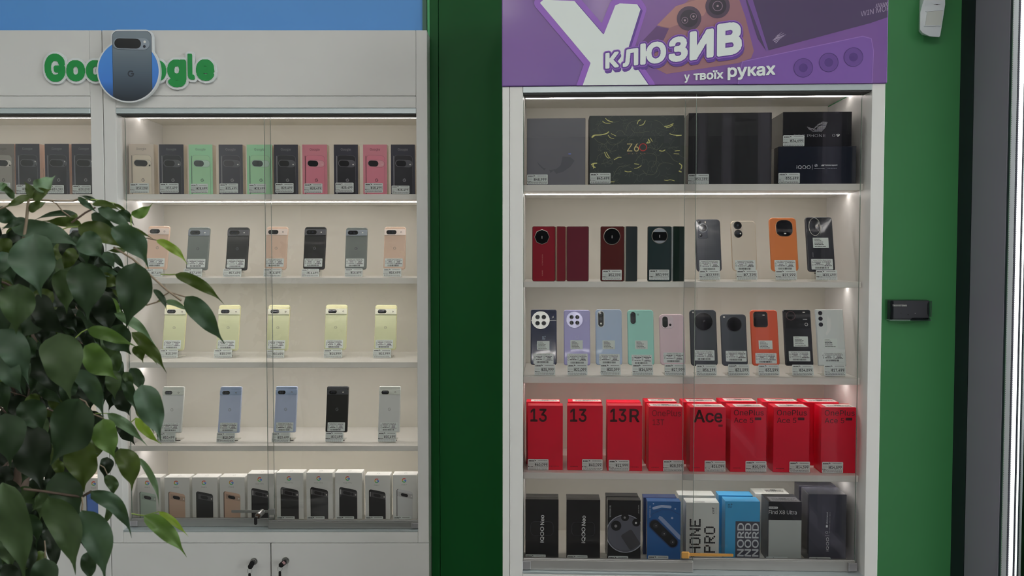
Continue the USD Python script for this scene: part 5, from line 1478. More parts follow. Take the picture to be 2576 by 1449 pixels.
DX, DY = lambda x: (x - 525) / 443.0, lambda y: (y - 312) / 713.0 * k5
b.put('dark_panel', b.rect(DX(657), DY(563), 1.0, 1.0), (58, 58, 68))
for x in (680, 774, 868):
    b.put('lettering', affinity.translate(affinity.rotate(fit('NORD', 0, 0, (DY(1008) - DY(585)) * b.h, (DX(765) - DX(680)) * b.w, True), 90, origin=(0, 0)), b.X(DX(x + 85)), b.Z(DY(1008))), (164, 168, 170), 2)
b.put('emblem', plus_mark(b.X(DX(582)), b.Z(DY(370)), 0.0105), (28, 62, 92))
b = low('black box with white lettering over a pale grey lower panel', 1932.8, 2016.4, 1263, 0.085, (28, 29, 32), rough=0.3, coat=0.3)
k5 = (R.z(1975, 1263, d5) - R.z(1975, 1403.5, d5)) / b.h
DX, DY = lambda x: (x - 1075) / 422.0, lambda y: (y - 320) / 705.0 * k5
b.put('pale_panel', b.rect(0.006, DY(548), 0.995, 1.0), (132, 136, 134))
b.put('lettering', fit('Find X8 Ultra', b.X(DX(1078)), b.Z(DY(475)), b.X(DX(1432)), b.Z(DY(425)), False), (172, 174, 174))
b.put('badge', b.rect(DX(1075), DY(380), DX(1193), DY(405), 0.0015), (164, 166, 166))
b.put('badge_print', union_all(dashes(random.Random(8), b.X(DX(1085)), b.X(DX(1185)), b.Z(DY(398)), 0.0022, 0.08, 0.15, 0.05)), (40, 40, 42), 2)
b.top_label(0.08, 0.96, 0.05, 0.6, (76, 76, 78))
rail_tag(b, 1927, 1981, 1400)
b = low('dark slate box with small upright logos beside the side panel', 2035, 2129, 1244, 0.08, (52, 53, 62), rough=0.12, coat=0.6)
k5 = (R.z(2080, 1244, d5) - R.z(2080, 1403.5, d5)) / b.h
DX, DY = lambda x: (x - 1592) / 473.0, lambda y: (y - 222) / 805.0 * k5
up = lambda s, x, y0, y1, w, bold=False: affinity.translate(affinity.rotate(fit(s, 0, 0, (DY(y0) - DY(y1)) * b.h, w, bold), 90, origin=(0, 0)), b.X(DX(x)), b.Z(DY(y0)))
b.put('lettering', up('iQOO', 1848, 945, 768, 0.0085), (172, 174, 176))
b.put('divider', b.rect(DX(1796), DY(748), DX(1850), DY(744)), (150, 152, 156))
rd = Point(b.X(DX(1818)), b.Z(DY(703)))
b.put('round_emblem', rd.buffer(0.0038).difference(rd.buffer(0.003)), (150, 152, 156))
b.put('lettering', up('Motorsport', 1830, 600, 445, 0.0044, True), (166, 168, 172))
b.put('stripe_mark', b.rect(DX(1806), DY(640), DX(1830), DY(612)), (166, 168, 172))
b.put('fine_print', union_all([b.rect(DX(1853), DY(y), DX(1858), DY(y + 9)) for y in range(450, 720, 18)]), (130, 132, 138))
rail_tag(b, 2035, 2089, 1401)
for x0, x1, yt, dd, dp, col_, lab in ((1524, 1606, 1249, d5 + 0.055, 0.04, (24, 24, 26), 'black box behind the round camera plate box'), (1618, 1702, 1252, d5 + 0.055, 0.04, (36, 46, 76), 'dark blue box behind the three-lens box'),
                                      (1706, 1797, 1246, d5 + 0.07, 0.05, (148, 150, 146), 'pale grey box behind the dotted lettering box'), (1807, 1893, 1246, d5 + 0.07, 0.045, (50, 118, 156), 'bright blue box behind the block lettering box'),
                                      (1898, 1984, 1241.5, d5 + 0.105, 0.06, (178, 178, 172), 'white box behind the black box with the pale panel'), (2009, 2102, 1223, d5 + 0.1, 0.05, (40, 40, 48), 'dark box behind the slate box')):
    b = low(lab, x0, x1, yt, dp, col_, d=dd, grp=H5b, rough=0.3, coat=0.3)
    if 'white box' in lab:
        b.top_label(0.3, 0.95, 0.1, 0.9, (178, 178, 172))

# ------------------------------------------------------------------ locks and keys
GAIN = 2.0
CHROME = M((150, 150, 148), 0.22, 1.0, metal=0.9)
CHROME_D = M((120, 120, 118), 0.3, 1.0, metal=0.8)
KEYB = M((20, 19, 20), 0.4)


def showcase_lock(fr, label, px0, px1, py, xc, d, metal, key=True, flip=1):
    """Toothed bar hooked over the pane's edge with a sliding lock cylinder."""
    s0, zc = fr.hit(px0, py, d)
    s1, sc = fr.s(px1, py, d), fr.s(xc, py, d)
    t = thing('showcase_lock', label, 'lock', fr.mat(sc, d, zc))
    a, b = s0 - sc, s1 - sc
    teeth = cat([bx(a, b, 0.0, 0.002, -0.0035, 0.0045, 0.0004)] + [bx(x, x + 0.0012, 0.0002, 0.0018, 0.0045 if flip < 0 else -0.0047, 0.0057 if flip < 0 else -0.0035) for x in np.arange(a + 0.004, b - 0.004, 0.0026)])
    part(t, 'toothed_bar', teeth, metal)
    e = b if flip > 0 else a
    hk = 0.011
    part(t, 'hook', bx(e - hk, e + hk, -0.004, 0.0022, -0.010, 0.010, 0.0018), metal)
    if key:
        cyl = tube([(-0.003, 0.002, -0.001), (-0.008, -0.028, -0.005)], 0.0095, 16)
        part(t, 'cylinder', cyl, CHROME, smooth=40)
        part(t, 'collar', tube([(-0.0078, -0.026, -0.0048), (-0.0082, -0.031, -0.0055)], 0.0105, 16), CHROME, smooth=40)
        part(t, 'core', tube([(-0.0081, -0.030, -0.0053), (-0.0083, -0.0325, -0.0058)], 0.007, 14), M((70, 52, 40), 0.35, metal=0.6), smooth=40)
    return t, sc, zc


tl, sc, zc = showcase_lock(L, 'chromed toothed bar lock hooked across the glass doors of the left cabinet', 582, 684, 1287, 662, -0.004, CHROME_D)
k = thing('key', 'small black-headed key standing in the bar lock of the left cabinet', 'key', L.mat(sc, -0.004, zc))
part(k, 'blade', bx(-0.0135, -0.0060, -0.040, -0.0326, -0.008, -0.0035, 0.0003), CHROME)
part(k, 'head', slab(-0.012, -0.018, 0.010, 0.026, 0.005, -0.046, -0.0405, 0.0012, 4, 2), KEYB, smooth=40)
GOLD = M((176, 130, 70), 0.35, 1.0, metal=0.5)
showcase_lock(R, 'brass toothed bar lock lying across the glass doors under the banner', 1724, 1845, 1396, 1728, -0.001, GOLD, False, -1)


def cupboard_key(fr, px, py, label, slabel, tilt, red=False):
    s, zc = fr.hit(px, py, 0)
    t = thing('cam_lock', slabel, 'lock', fr.mat(s, 0, zc))
    part(t, 'rosette', slab(0, 0, 0.0245, 0.0245, 0.0123, -0.0045, -0.0011, 0.0015, 8, 2, False), CHROME, smooth=40)
    part(t, 'core', slab(0, 0, 0.015, 0.015, 0.0075, -0.0062, -0.0040, 0.0008, 8, 2, False), CHROME_D, smooth=40)
    k = thing('key', label, 'key', fr.mat(s, 0, zc))
    ca, sa = math.cos(tilt), math.sin(tilt)
    rot = lambda x, z: (x * ca - z * sa, x * sa + z * ca)
    part(k, 'blade', bx(-0.001, 0.001, -0.02, -0.0063, -0.004, 0.004), CHROME)
    head = slab(0, -0.006, 0.0165, 0.030, 0.0082, -0.0245, -0.0202, 0.0014, 5, 2)
    m = np.eye(4)
    m[0, 0], m[0, 2], m[2, 0], m[2, 2] = ca, -sa, sa, ca
    head.apply_transform(m)
    hd = part(k, 'head', head, KEYB, smooth=40)
    if red:
        g = affinity.rotate(sbox(-0.0055, -0.004, 0.0055, 0.0045), math.degrees(tilt) , origin=(0, 0))
        part(hd, 'printed_mark', flat(g, -0.0247), M((140, 110, 112), 0.4))
    cx, cz = rot(0, -0.019)
    a = np.linspace(0, 2 * math.pi, 21)
    ring = tube([(cx + 0.008 * math.cos(q), -0.0222 + 0.001 * math.cos(q), cz - 0.0085 + 0.008 * math.sin(q)) for q in a], 0.0006, 5)
    part(k, 'ring', ring, CHROME, smooth=True)
    part(k, 'spare_key', cat([slab(cx, cz - 0.033, 0.0085, 0.034, 0.004, -0.0238, -0.0205, 0.0012, 4, 2)]), KEYB, smooth=40)


cupboard_key(L, 639.5, 1411, 'black key with a ring hanging from the cupboard lock before the door joint', 'round cupboard lock on the door before the joint', -0.5)
cupboard_key(L, 719, 1409, 'black key with a pale printed mark hanging after the door joint', 'round cupboard lock on the door after the joint', -0.85, True)

# ------------------------------------------------------------------ things on the green wall by the window
wl = RWD
PX = lambda x, y, dd=0.0: R.hit(x, y, wl - dd)
t = thing('motion_detector', 'white plastic motion detector high on the green wall', 'sensor', R.mat(0, 0, 0))
SENS = M((176, 180, 184), 0.2, 1.0, coat=0.4)
f2 = lambda x, y: (2200 + x / 3.622, y / 3.622)
backo = [PX(*f2(x, y)) for x, y in ((415, -90), (600, -95), (575, 318), (470, 325), (412, 300), (405, 90))]
fronto = [PX(*f2(x, y), 0.045) for x, y in ((470, -60), (640, -80), (643, 40), (622, 180), (598, 325), (585, 338), (500, 330), (440, 300), (415, 270), (418, 110), (436, 40))]
mid = [PX(*f2(x, y), 0.03) for x, y in ((425, 40), (405, 130), (402, 285), (430, 318), (520, 338), (598, 338), (644, 40), (644, -90), (470, -90))]
pts = [(s, wl - 0.0008, z_) for s, z_ in backo] + [(s, wl - 0.045, z_) for s, z_ in fronto] + [(s, wl - 0.030, z_) for s, z_ in mid]
part(t, 'housing', trimesh.convex.convex_hull(np.array(pts)), SENS, smooth=25)
wn = Polygon([PX(*f2(x, y), 0.046) for x, y in ((478, 108), (622, 96), (606, 232), (462, 236))]).buffer(-0.002).buffer(0.002)
part(t, 'lens_window', prism(wn, wl - 0.0468, wl - 0.0452), M((160, 162, 158), 0.35))
rdg = union_all([LineString([PX(*f2(470, 104), 0.046), PX(*f2(622, 92), 0.046)]).buffer(0.0012), LineString([PX(*f2(455, 238), 0.046), PX(*f2(604, 234), 0.046)]).buffer(0.0012)])
for g in geoms(rdg):
    part(t, 'ridge', prism(g, wl - 0.0475, wl - 0.0452), SENS)
part(t, 'indicator_slot', flat(Polygon([PX(*f2(x, y), 0.046) for x, y in ((535, 37), (570, 44), (604, 38), (570, 36))]), wl - 0.0456), M((50, 50, 54), 0.4))

t = thing('wall_device', 'black alarm device in a clear clip holder on the green wall', 'device', R.mat(0, 0, 0))
f3 = lambda x, y: (2200 + x / 6.851, 700 + y / 6.851)
a, b_ = PX(*f3(250, 722), 0.03)
c, d_ = PX(*f3(972, 385), 0.03)
part(t, 'body', bx(a + 0.004, c - 0.004, wl - 0.030, wl - 0.003, b_ + 0.003, d_, 0.002), M((44, 44, 50), 0.45))
part(t, 'holder_back', bx(a - 0.002, c + 0.001, wl - 0.0025, wl - 0.0006, b_ - 0.001, d_ + 0.003), ACRYLIC)
part(t, 'holder_shelf', bx(a + 0.002, c + 0.001, wl - 0.033, wl - 0.003, b_ - 0.0008, b_ + 0.0018, 0.0004), M((120, 134, 130), 0.2, coat=0.5))
clipm = pane('clip_acrylic', (0.75, 0.78, 0.8), 1.8, 0.05)
zz0, zz1 = PX(*f3(300, 715), 0.031)[1], PX(*f3(300, 385), 0.031)[1]
x0_, x1_ = PX(*f3(262, 500), 0.031)[0], PX(*f3(325, 500), 0.031)[0]
part(t, 'clip', prism(rr(x0_, zz0, x1_, zz1, 0.005), wl - 0.0330, wl - 0.0312), clipm)
x0_, x1_ = PX(*f3(908, 500), 0.031)[0], PX(*f3(980, 500), 0.031)[0]
za, zb_ = PX(*f3(900, 665), 0.031)[1], PX(*f3(900, 388), 0.031)[1]
part(t, 'clip', prism(Polygon([(x1_, zb_), (x0_ + 0.004, zb_ - 0.002), (x0_, zb_ - 0.010), (x0_, za + 0.010), (x0_ + 0.005, za + 0.001), (x1_, za)]), wl - 0.0330, wl - 0.0312), clipm)
x0_, x1_ = PX(*f3(610, 700), 0.031)[0], PX(*f3(962, 700), 0.031)[0]
za, zb_ = PX(*f3(900, 733), 0.031)[1], PX(*f3(900, 680), 0.031)[1]
part(t, 'clip', prism(Polygon([(x0_, za), (x1_, za), (x1_ - 0.004, zb_), (x0_ + 0.006, zb_), (x0_ + 0.001, (za + zb_) / 2)]), wl - 0.0352, wl - 0.0334), clipm)
e0, e1 = PX(*f3(303, 484), 0.031)
e2, e3 = PX(*f3(552, 455), 0.031)
part(t, 'lettering', flat(fit('TKSYSTEMS', e0, e1, e2, e3, True), wl - 0.0336), M((190, 190, 186), 0.4))
for x, y, r in ((458, 600, 0.0014), (580, 628, 0.0019)):
    part(t, 'hole', flat(Point(*PX(*f3(x, y), 0.031)).buffer(r), wl - 0.0303), M((8, 8, 10), 0.6))
part(t, 'indicator', flat(Point(*PX(*f3(702, 602), 0.031)).buffer(0.0011), wl - 0.0303), M((170, 172, 170), 0.4))

# ------------------------------------------------------------------ the plant in front
def leaf_mat(name, rgb, rough=0.48, trans=0.22):
    c = alb(rgb, 0.62)
    tc = tuple(np.clip(np.array(c) * np.array([1.6, 1.9, 0.7]), 0.003, 0.8))
    return usdkit.material(stage, f'/World/Looks/{name}', {
        't': ('texture_coordinate', {}), 'n': ('noise_texture', dict(scale=28.0, detail=3.0)), 'r': ('rgb_ramp', {'ramp': [(0.3, tuple(np.array(c) * 0.82)), (0.7, tuple(np.array(c) * 1.18))]}),
        'p': ('principled_bsdf', dict(roughness=rough, specular_ior_level=0.32)), 'l': ('translucent_bsdf', dict(color=tc)), 'm': ('mix_closure', dict(fac=trans))},
        [('t.object', 'n.vector'), ('n.fac', 'r.fac'), ('r.color', 'p.base_color'), ('p.BSDF', 'm.closure1'), ('l.BSDF', 'm.closure2')], surface='m.closure')


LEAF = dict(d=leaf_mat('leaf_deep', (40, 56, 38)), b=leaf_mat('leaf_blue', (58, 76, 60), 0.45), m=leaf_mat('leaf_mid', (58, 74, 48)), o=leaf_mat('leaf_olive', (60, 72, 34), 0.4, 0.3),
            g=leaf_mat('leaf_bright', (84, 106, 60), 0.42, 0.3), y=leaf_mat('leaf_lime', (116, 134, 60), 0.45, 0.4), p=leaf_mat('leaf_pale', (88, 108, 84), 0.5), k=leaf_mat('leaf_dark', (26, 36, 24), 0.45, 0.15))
PROF_T = np.array([0, 0.03, 0.10, 0.22, 0.36, 0.50, 0.62, 0.72, 0.79, 0.86, 0.93, 1.0])
PROF_W = np.array([0.03, 0.40, 0.78, 0.98, 1.0, 0.93, 0.75, 0.47, 0.25, 0.12, 0.07, 0.01])


def at(px, py, y):
    r = ray(px, py)
    return EYE + r * (y / r[1])


def leaf_mesh(bx_, by_, tx, ty, w, y0, rng, bow=None, dy=None, fold=None, asym=0.0, n=3):
    b_, t_ = np.array([bx_, by_], float), np.array([tx, ty], float)
    dvec = t_ - b_
    ln = np.linalg.norm(dvec)
    u = dvec / ln
    nrm = np.array([-u[1], u[0]])
    bow = rng.uniform(-0.05, 0.05) if bow is None else bow
    dy = rng.uniform(-0.03, 0.02) if dy is None else dy
    fold = rng.uniform(0.12, 0.4) if fold is None else fold
    sag = rng.uniform(0.0, 0.02)
    wav, ph = rng.uniform(0.03, 0.11), rng.uniform(0, 6)
    tilt = rng.uniform(-0.35, 0.35)
    T = np.linspace(0, 1, 16)
    P = np.interp(T, PROF_T, PROF_W)
    v, f = [], []
    pxm = y0 / F
    for i, t in enumerate(T):
        c = b_ + dvec * t + nrm * bow * ln * 4 * t * (1 - t)
        yc = y0 + dy * (t - 0.3) - sag * 4 * t * (1 - t) * 0.5 + 0.012 * t * t
        for j in range(-n, n + 1):
            q = j / n
            off = q * P[i] * w / 2 * (1 + asym * np.sign(q)) * (1 + wav * math.sin(9 * t + ph + (2 if q > 0 else 0)))
            p = c + nrm * off
            yy = yc - fold * abs(q) * P[i] * w / 2 * pxm + tilt * q * P[i] * w / 2 * pxm
            yy += 0.010 * abs(q) ** 2 * P[i] * math.sin(11 * t + ph + (1.5 if q > 0 else 0)) * min(1.0, w / 50)
            v.append(at(p[0], p[1], yy))
    m = 2 * n + 1
    for i in range(len(T) - 1):
        for j in range(m - 1):
            a = i * m + j
            f += [(a, a + 1, a + m), (a + 1, a + m + 1, a + m)]
    return trimesh.Trimesh(np.array(v), np.array(f), process=False)


# base x, base y, tip x, tip y, width, tone, distance, bow
LV = [
    (84, 470, 139, 441, 40, 'p', 1.34, 0.12), (82, 500, 131, 476, 30, 'o', 1.33, -0.08), (79, 500, 60, 456, 26, 'o', 1.33, 0.1), (76, 494, 8, 526, 20, 'o', 1.33, 0.05), (71, 529, 121, 507, 24, 'o', 1.35, -0.05),
    (36, 500, -8, 462, 18, 'm', 1.3, 0.1), (18, 475, -12, 462, 22, 'p', 1.28, 0), (-10, 530, 48, 548, 40, 'd', 1.4, 0.1), (66, 551, 2, 580, 20, 'd', 1.36, 0.06), (48, 562, 2, 574, 14, 'g', 1.36, 0),
    (192, 538, 82, 556, 15, 'd', 1.42, 0.08), (206, 566, 104, 556, 26, 'o', 1.42, 0.02), (196, 548, 150, 530, 20, 'o', 1.46, 0), (28, 572, 215, 632, 52, 'b', 1.36, -0.10), (86, 588, 104, 748, 116, 'b', 1.27, 0.03),
    (212, 584, 262, 652, 62, 'b', 1.3, 0.05), (196, 570, 316, 632, 52, 'o', 1.36, -0.1), (246, 524, 341, 580, 30, 'b', 1.33, -0.02), (230, 538, 300, 574, 30, 'd', 1.37, 0.08), (232, 514, 306, 534, 18, 'o', 1.36, -0.12),
    (242, 506, 198, 492, 10, 'd', 1.38, 0.05), (286, 513, 325, 538, 9, 'o', 1.36, -0.05), (196, 496, 246, 536, 16, 'b', 1.35, 0), (295, 532, 338, 568, 26, 'd', 1.38, -0.1), (330, 540, 384, 511, 26, 'g', 1.36, 0.12),
    (286, 574, 388, 603, 17, 'o', 1.35, -0.08), (281, 573, 374, 678, 62, 'b', 1.3, -0.12), (341, 661, 317, 828, 92, 'd', 1.25, -0.03), (393, 604, 473, 668, 22, 'y', 1.36, -0.1), (316, 631, 268, 632, 14, 'o', 1.4, 0.05),
    (280, 636, 317, 680, 17, 'd', 1.42, 0), (262, 634, 289, 678, 28, 'b', 1.4, -0.05), (244, 680, 306, 690, 26, 'b', 1.42, 0.02), (206, 660, 221, 806, 96, 'd', 1.27, -0.02), (252, 694, 302, 722, 36, 'o', 1.42, 0),
    (152, 678, 168, 790, 62, 'm', 1.31, -0.03), (48, 714, 41, 842, 92, 'm', 1.27, 0.02), (92, 742, 172, 846, 62, 'k', 1.38, 0.1), (146, 772, 196, 842, 44, 'k', 1.42, -0.05), (2, 828, 72, 968, 80, 'b', 1.33, -0.06),
    (150, 838, 178, 1006, 108, 'm', 1.28, 0.02), (213, 870, 298, 956, 66, 'g', 1.29, 0.04), (220, 828, 345, 873, 34, 'g', 1.32, -0.03), (284, 820, 330, 892, 72, 'd', 1.4, 0.05), (336, 872, 360, 914, 28, 'o', 1.36, -0.1),
    (331, 836, 420, 940, 34, 'o', 1.34, -0.05), (378, 882, 396, 919, 11, 'o', 1.37, 0), (288, 788, 393, 873, 26, 'p', 1.36, -0.08), (386, 728, 419, 784, 17, 'd', 1.36, -0.12), (440, 690, 564, 766, 30, 'o', 1.37, -0.08),
    (467, 746, 566, 866, 52, 'b', 1.34, -0.02), (416, 757, 480, 786, 15, 'p', 1.37, -0.06), (290, 712, 330, 770, 34, 'o', 1.44, 0), (270, 752, 310, 800, 30, 'g', 1.46, 0), (356, 968, 405, 1112, 70, 'b', 1.28, -0.03),
    (394, 1066, 398, 1110, 6, 'd', 1.3, 0), (328, 926, 354, 992, 34, 'd', 1.4, -0.1), (310, 956, 343, 1040, 32, 'd', 1.36, -0.05), (286, 932, 290, 1006, 42, 'm', 1.35, 0.05), (188, 930, 260, 1056, 50, 'b', 1.31, -0.12),
    (314, 936, 338, 976, 24, 'm', 1.37, 0), (260, 1054, 292, 1158, 66, 'g', 1.27, 0.06), (270, 1040, 371, 1122, 28, 'p', 1.34, -0.04), (341, 1051, 407, 1118, 24, 'y', 1.33, 0.05), (343, 1028, 388, 1090, 28, 'o', 1.38, -0.05),
    (296, 984, 326, 1046, 56, 'k', 1.44, 0), (300, 1060, 340, 1120, 40, 'k', 1.5, 0), (302, 1128, 331, 1236, 60, 'o', 1.3, -0.10), (346, 1150, 400, 1276, 18, 'p', 1.33, -0.10), (292, 1122, 291, 1174, 14, 'k', 1.4, 0),
    (199, 1003, 126, 1172, 112, 'd', 1.26, -0.04), (14, 1040, 26, 1176, 90, 'd', 1.29, 0), (52, 1012, 108, 1098, 72, 'd', 1.36, -0.08), (2, 898, 56, 992, 62, 'b', 1.33, 0), (44, 886, 64, 992, 56, 'd', 1.38, 0),
    (78, 902, 152, 1004, 70, 'k', 1.42, -0.08), (76, 992, 96, 1030, 40, 'o', 1.42, 0), (120, 1012, 178, 1022, 26, 'o', 1.45, 0.05), (62, 1072, 106, 1238, 106, 'k', 1.36, 0), (140, 1158, 160, 1204, 30, 'o', 1.4, 0),
    (212, 1110, 212, 1240, 84, 'o', 1.33, 0.02), (142, 1190, 204, 1304, 86, 'd', 1.36, -0.03), (120, 1252, 190, 1446, 84, 'm', 1.25, -0.06), (206, 1284, 264, 1462, 82, 'b', 1.26, -0.06), (6, 1214, 62, 1470, 92, 'm', 1.24, -0.04),
    (50, 1336, 68, 1458, 44, 'k', 1.34, -0.14), (113, 1404, 110, 1540, 74, 'd', 1.28, 0), (120, 1332, 138, 1442, 42, 'k', 1.33, -0.05), (12, 1420, 50, 1500, 46, 'k', 1.36, 0), (222, 1388, 226, 1466, 42, 'd', 1.3, 0),
    (270, 1194, 282, 1252, 32, 'm', 1.38, -0.15), (276, 1262, 257, 1326, 19, 'm', 1.38, -0.1), (228, 1236, 331, 1354, 44, 'b', 1.28, -0.16), (362, 1297, 470, 1402, 46, 'g', 1.31, -0.06), (400, 1287, 474, 1350, 19, 'y', 1.33, -0.05),
    (0, 640, 36, 720, 60, 'd', 1.38, 0), (34, 664, 78, 740, 50, 'k', 1.42, 0), (2, 600, 30, 660, 50, 'o', 1.42, 0.08), (-8, 756, 20, 850, 70, 'd', 1.36, 0), (20, 636, -20, 700, 46, 'b', 1.34, 0), (182, 796, 214, 872, 46, 'k', 1.44, 0),
    (240, 760, 262, 842, 50, 'k', 1.44, 0), (232, 910, 262, 986, 48, 'k', 1.44, 0), (-10, 960, 20, 1040, 50, 'd', 1.36, 0), (170, 1290, 214, 1380, 50, 'k', 1.42, 0), (150, 612, 206, 660, 40, 'k', 1.44, 0), (270, 1150, 262, 1206, 36, 'k', 1.42, 0)]
plant = thing('potted_fig', 'leafy potted weeping fig with drooping pointed leaves at the picture edge', 'plant')
rng = random.Random(11)
for q in LV:
    x0, y0, x1, y1, w, tone, dist, bow = q
    part(plant, 'leaf', leaf_mesh(x0, y0, x1, y1, w, dist + rng.uniform(-0.012, 0.012), rng, bow, asym=rng.uniform(-0.12, 0.12)), LEAF[tone], smooth=True)
INSIDE = Polygon([(-90, 540), (40, 560), (190, 560), (290, 590), (290, 650), (322, 720), (305, 800), (325, 880), (330, 980), (292, 1080), (230, 1150), (195, 1250), (170, 1330), (150, 1380), (140, 1449), (-90, 1600)])


def filler(n, d0, d1, pick):
    out = []
    while len(out) < n:
        x, y = rng.uniform(-90, 330), rng.uniform(530, 1480)
        a = rng.gauss(math.pi / 2, 0.6) - (0.25 if x > 150 else 0)
        ln, dist = rng.uniform(60, 112), rng.uniform(d0, d1)
        if INSIDE.contains(Point(x, y)) and INSIDE.buffer(10).contains(Point(x + ln * math.cos(a), y + ln * math.sin(a))):
            out.append((leaf_mesh(x, y, x + ln * math.cos(a), y + ln * math.sin(a), ln * rng.uniform(0.42, 0.62), dist, rng, n=2), rng.choice(pick)))
    return out


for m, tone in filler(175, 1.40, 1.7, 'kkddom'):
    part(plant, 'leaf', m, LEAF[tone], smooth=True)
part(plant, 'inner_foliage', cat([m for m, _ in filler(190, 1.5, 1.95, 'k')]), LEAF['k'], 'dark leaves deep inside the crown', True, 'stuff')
BARK = M((62, 50, 42), 0.7, noise=0.2, scale=60)
TWIG = M((92, 80, 66), 0.6)
GTWIG = M((96, 112, 52), 0.5)


def twig(pts, dist, r, mat, name='twig'):
    p = np.array([at(x, y, dist + dz) for x, y, dz in [(q + (0,))[:3] for q in pts]])
    part(plant, name, tube(p, r, 6), mat, smooth=True)


for pts, dist, r, mt in (([(72, 500), (66, 560), (60, 600), (56, 640)], 1.35, 0.0024, TWIG), ([(-5, 527), (50, 508), (90, 502), (150, 506), (182, 506), (200, 500)], 1.37, 0.0014, TWIG), ([(120, 503), (142, 512), (158, 532), (176, 545)], 1.38, 0.0012, TWIG),
                         ([(286, 622), (335, 652), (380, 694), (420, 730), (456, 756)], 1.35, 0.0018, TWIG), ([(345, 605), (370, 599), (394, 604)], 1.37, 0.001, TWIG), ([(404, 690), (425, 691), (441, 690)], 1.37, 0.001, GTWIG),
                         ([(368, 768), (395, 760), (412, 744), (426, 735), (467, 747)], 1.36, 0.0012, TWIG), ([(395, 760), (405, 757), (417, 757)], 1.37, 0.0008, GTWIG), ([(330, 540), (329, 560), (332, 572)], 1.37, 0.0009, GTWIG), ([(200, 500), (245, 503), (290, 512)], 1.38, 0.0009, GTWIG),
                         ([(180, 560), (215, 535), (240, 522)], 1.4, 0.0016, BARK), ([(120, 600), (150, 580), (170, 572), (200, 570)], 1.38, 0.001, GTWIG), ([(200, 1003), (215, 1010), (230, 1040), (262, 1053)], 1.34, 0.0012, TWIG),
                         ([(60, 1230), (110, 1236), (160, 1244), (206, 1250), (230, 1236)], 1.34, 0.0022, BARK), ([(206, 1250), (208, 1270), (206, 1285)], 1.3, 0.0012, TWIG), ([(331, 1292), (350, 1296), (363, 1297)], 1.31, 0.001, GTWIG), ([(363, 1297), (384, 1291), (400, 1287)], 1.32, 0.0008, GTWIG),
                         ([(56, 1300), (58, 1310), (52, 1336)], 1.34, 0.001, TWIG), ([(112, 1360), (114, 1380), (113, 1404)], 1.3, 0.001, TWIG), ([(252, 1170), (262, 1176), (270, 1194)], 1.38, 0.0009, TWIG), ([(45, 1090), (75, 1075), (100, 1055), (110, 1032)], 1.4, 0.001, GTWIG),
                         ([(240, 1040), (256, 1040), (272, 1040)], 1.36, 0.0009, GTWIG), ([(296, 1074), (320, 1070), (343, 1051)], 1.36, 0.0009, GTWIG), ([(190, 850), (205, 836), (220, 828)], 1.36, 0.0009, GTWIG)):
    twig(pts, dist, r, mt)
for i in range(26):
    x, y = rng.uniform(-60, 120), rng.uniform(620, 1200)
    a = rng.uniform(-1.0, 0.7)
    ln = rng.uniform(120, 230)
    pts = [(x + ln * q * math.cos(a + 0.4 * q), y + ln * q * math.sin(a + 0.4 * q) , 0.1 * q) for q in np.linspace(0, 1, 6)]
    if all(INSIDE.contains(Point(p[0], p[1])) for p in pts):
        twig(pts, rng.uniform(1.48, 1.7), rng.uniform(0.0014, 0.003), BARK, 'branch')
pot = (-0.98, 1.68)
part(plant, 'trunk', tube([(pot[0], pot[1], 0.36), (pot[0] + 0.02, pot[1], 0.7), (pot[0] - 0.02, pot[1] - 0.01, 1.0), (pot[0] + 0.03, pot[1] - 0.02, 1.25), (pot[0] + 0.02, pot[1] - 0.05, 1.5)], [0.022, 0.019, 0.016, 0.012, 0.006], 10), BARK, smooth=True)
prof = np.array([(0.0, 0.0), (0.12, 0.0), (0.125, 0.01), (0.165, 0.36), (0.175, 0.37), (0.175, 0.40), (0.158, 0.40), (0.152, 0.37), (0.0, 0.365)])
pm = trimesh.creation.revolve(prof, sections=32)
pm.apply_translation((pot[0], pot[1], 0.0))
part(plant, 'pot', pm, M((150, 148, 144), 0.4), smooth=35)
part(plant, 'soil', slab(0, 0, 0.29, 0.29, 0.145, 0, 0.01).apply_transform(np.array([[1, 0, 0, pot[0]], [0, 0, 1, pot[1]], [0, -1, 0, 0.378], [0, 0, 0, 1.0]])), M((46, 36, 28), 0.9, noise=0.3, scale=80))

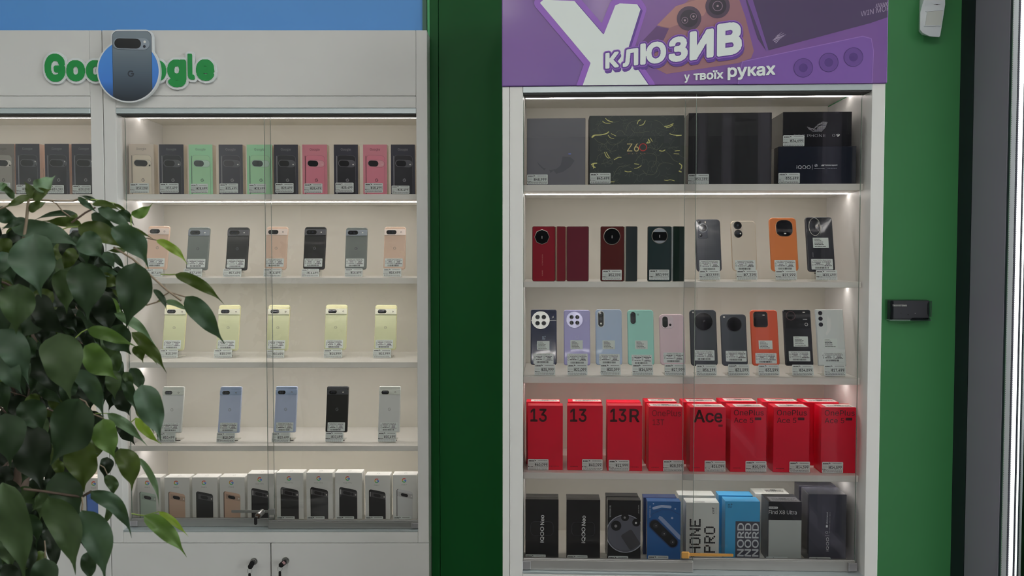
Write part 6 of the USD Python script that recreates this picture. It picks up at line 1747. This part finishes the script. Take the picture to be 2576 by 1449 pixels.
# ------------------------------------------------------------------ outside the side window (seen through it and mirrored in the glass)
single('pavement', bx(1.62, 40, -80, 40, -0.16, -0.06), M((150, 148, 142), 0.8, 0.9, noise=0.1, scale=2), kind='structure')
t = thing('building', 'pale apartment building across the street with balconies', 'building')
part(t, 'facade', bx(9, 17, -62, -26, -0.06, 12), M((160, 150, 140), 0.8, 0.9, noise=0.06, scale=0.6))
for k in range(7):
    for fl in range(4):
        y, z_ = -59 + 4.6 * k, 1.1 + 3.1 * fl
        w_ = part(t, 'window_frame', bx(8.93, 9.02, y - 0.85, y + 0.85, z_, z_ + 1.6, 0.01), M((180, 180, 178), 0.5))
        for q in (-1, 1):
            part(w_, 'pane', bx(8.91, 8.935, y + q * 0.4 - 0.36, y + q * 0.4 + 0.36, z_ + 0.1, z_ + 1.5), M((50, 58, 66), 0.1))
        if k % 2:
            part(t, 'balcony', bx(8.2, 8.9, y - 1.3, y + 1.3, z_ - 0.35, z_ + 0.6, 0.02), M((134, 128, 124), 0.7))
rt = random.Random(21)
OUTL = leaf_mat('street_leaf', (74, 92, 48), 0.5, 0.35)
for i, (x, y, h_, lab) in enumerate(((3.4, -6.0, 5.6, 'leafy street tree nearest the corner of the window'), (5.0, -12.5, 6.5, 'tall leafy street tree further along the pavement'), (7.5, -21.0, 4.8, 'smaller leafy street tree by the pavement edge'))):
    t = thing('street_tree', lab, 'tree', None, 'street trees outside the window')
    part(t, 'trunk', tube([(x, y, -0.06), (x + 0.1, y, h_ * 0.35), (x - 0.05, y + 0.1, h_ * 0.7)], [0.13, 0.1, 0.05], 10), BARK, smooth=True)
    v, f_ = [], []
    for k in range(2600):
        dv = np.array([rt.gauss(0, 1), rt.gauss(0, 1), rt.gauss(0, 1)])
        dv *= rt.uniform(0.45, 1.0) / np.linalg.norm(dv)
        c = np.array([x, y, h_ * 0.62]) + dv * np.array([1.7, 1.7, h_ * 0.38]) * (1 + 0.25 * math.sin(4 * dv[0] + 3 * dv[2] + i))
        a_ = np.array([rt.gauss(0, 1), rt.gauss(0, 1), rt.gauss(0, 0.7)])
        a_ *= 0.15 / np.linalg.norm(a_)
        b2_ = np.cross(a_, [rt.gauss(0, 1), rt.gauss(0, 1), rt.gauss(0, 1)])
        b2_ *= 0.075 / max(np.linalg.norm(b2_), 1e-6)
        n_ = len(v)
        v += [c - a_, c + b2_, c + a_, c - b2_]
        f_ += [(n_, n_ + 1, n_ + 2), (n_, n_ + 2, n_ + 3)]
    part(t, 'crown', (np.array(v), np.array(f_)), OUTL, kind='stuff')
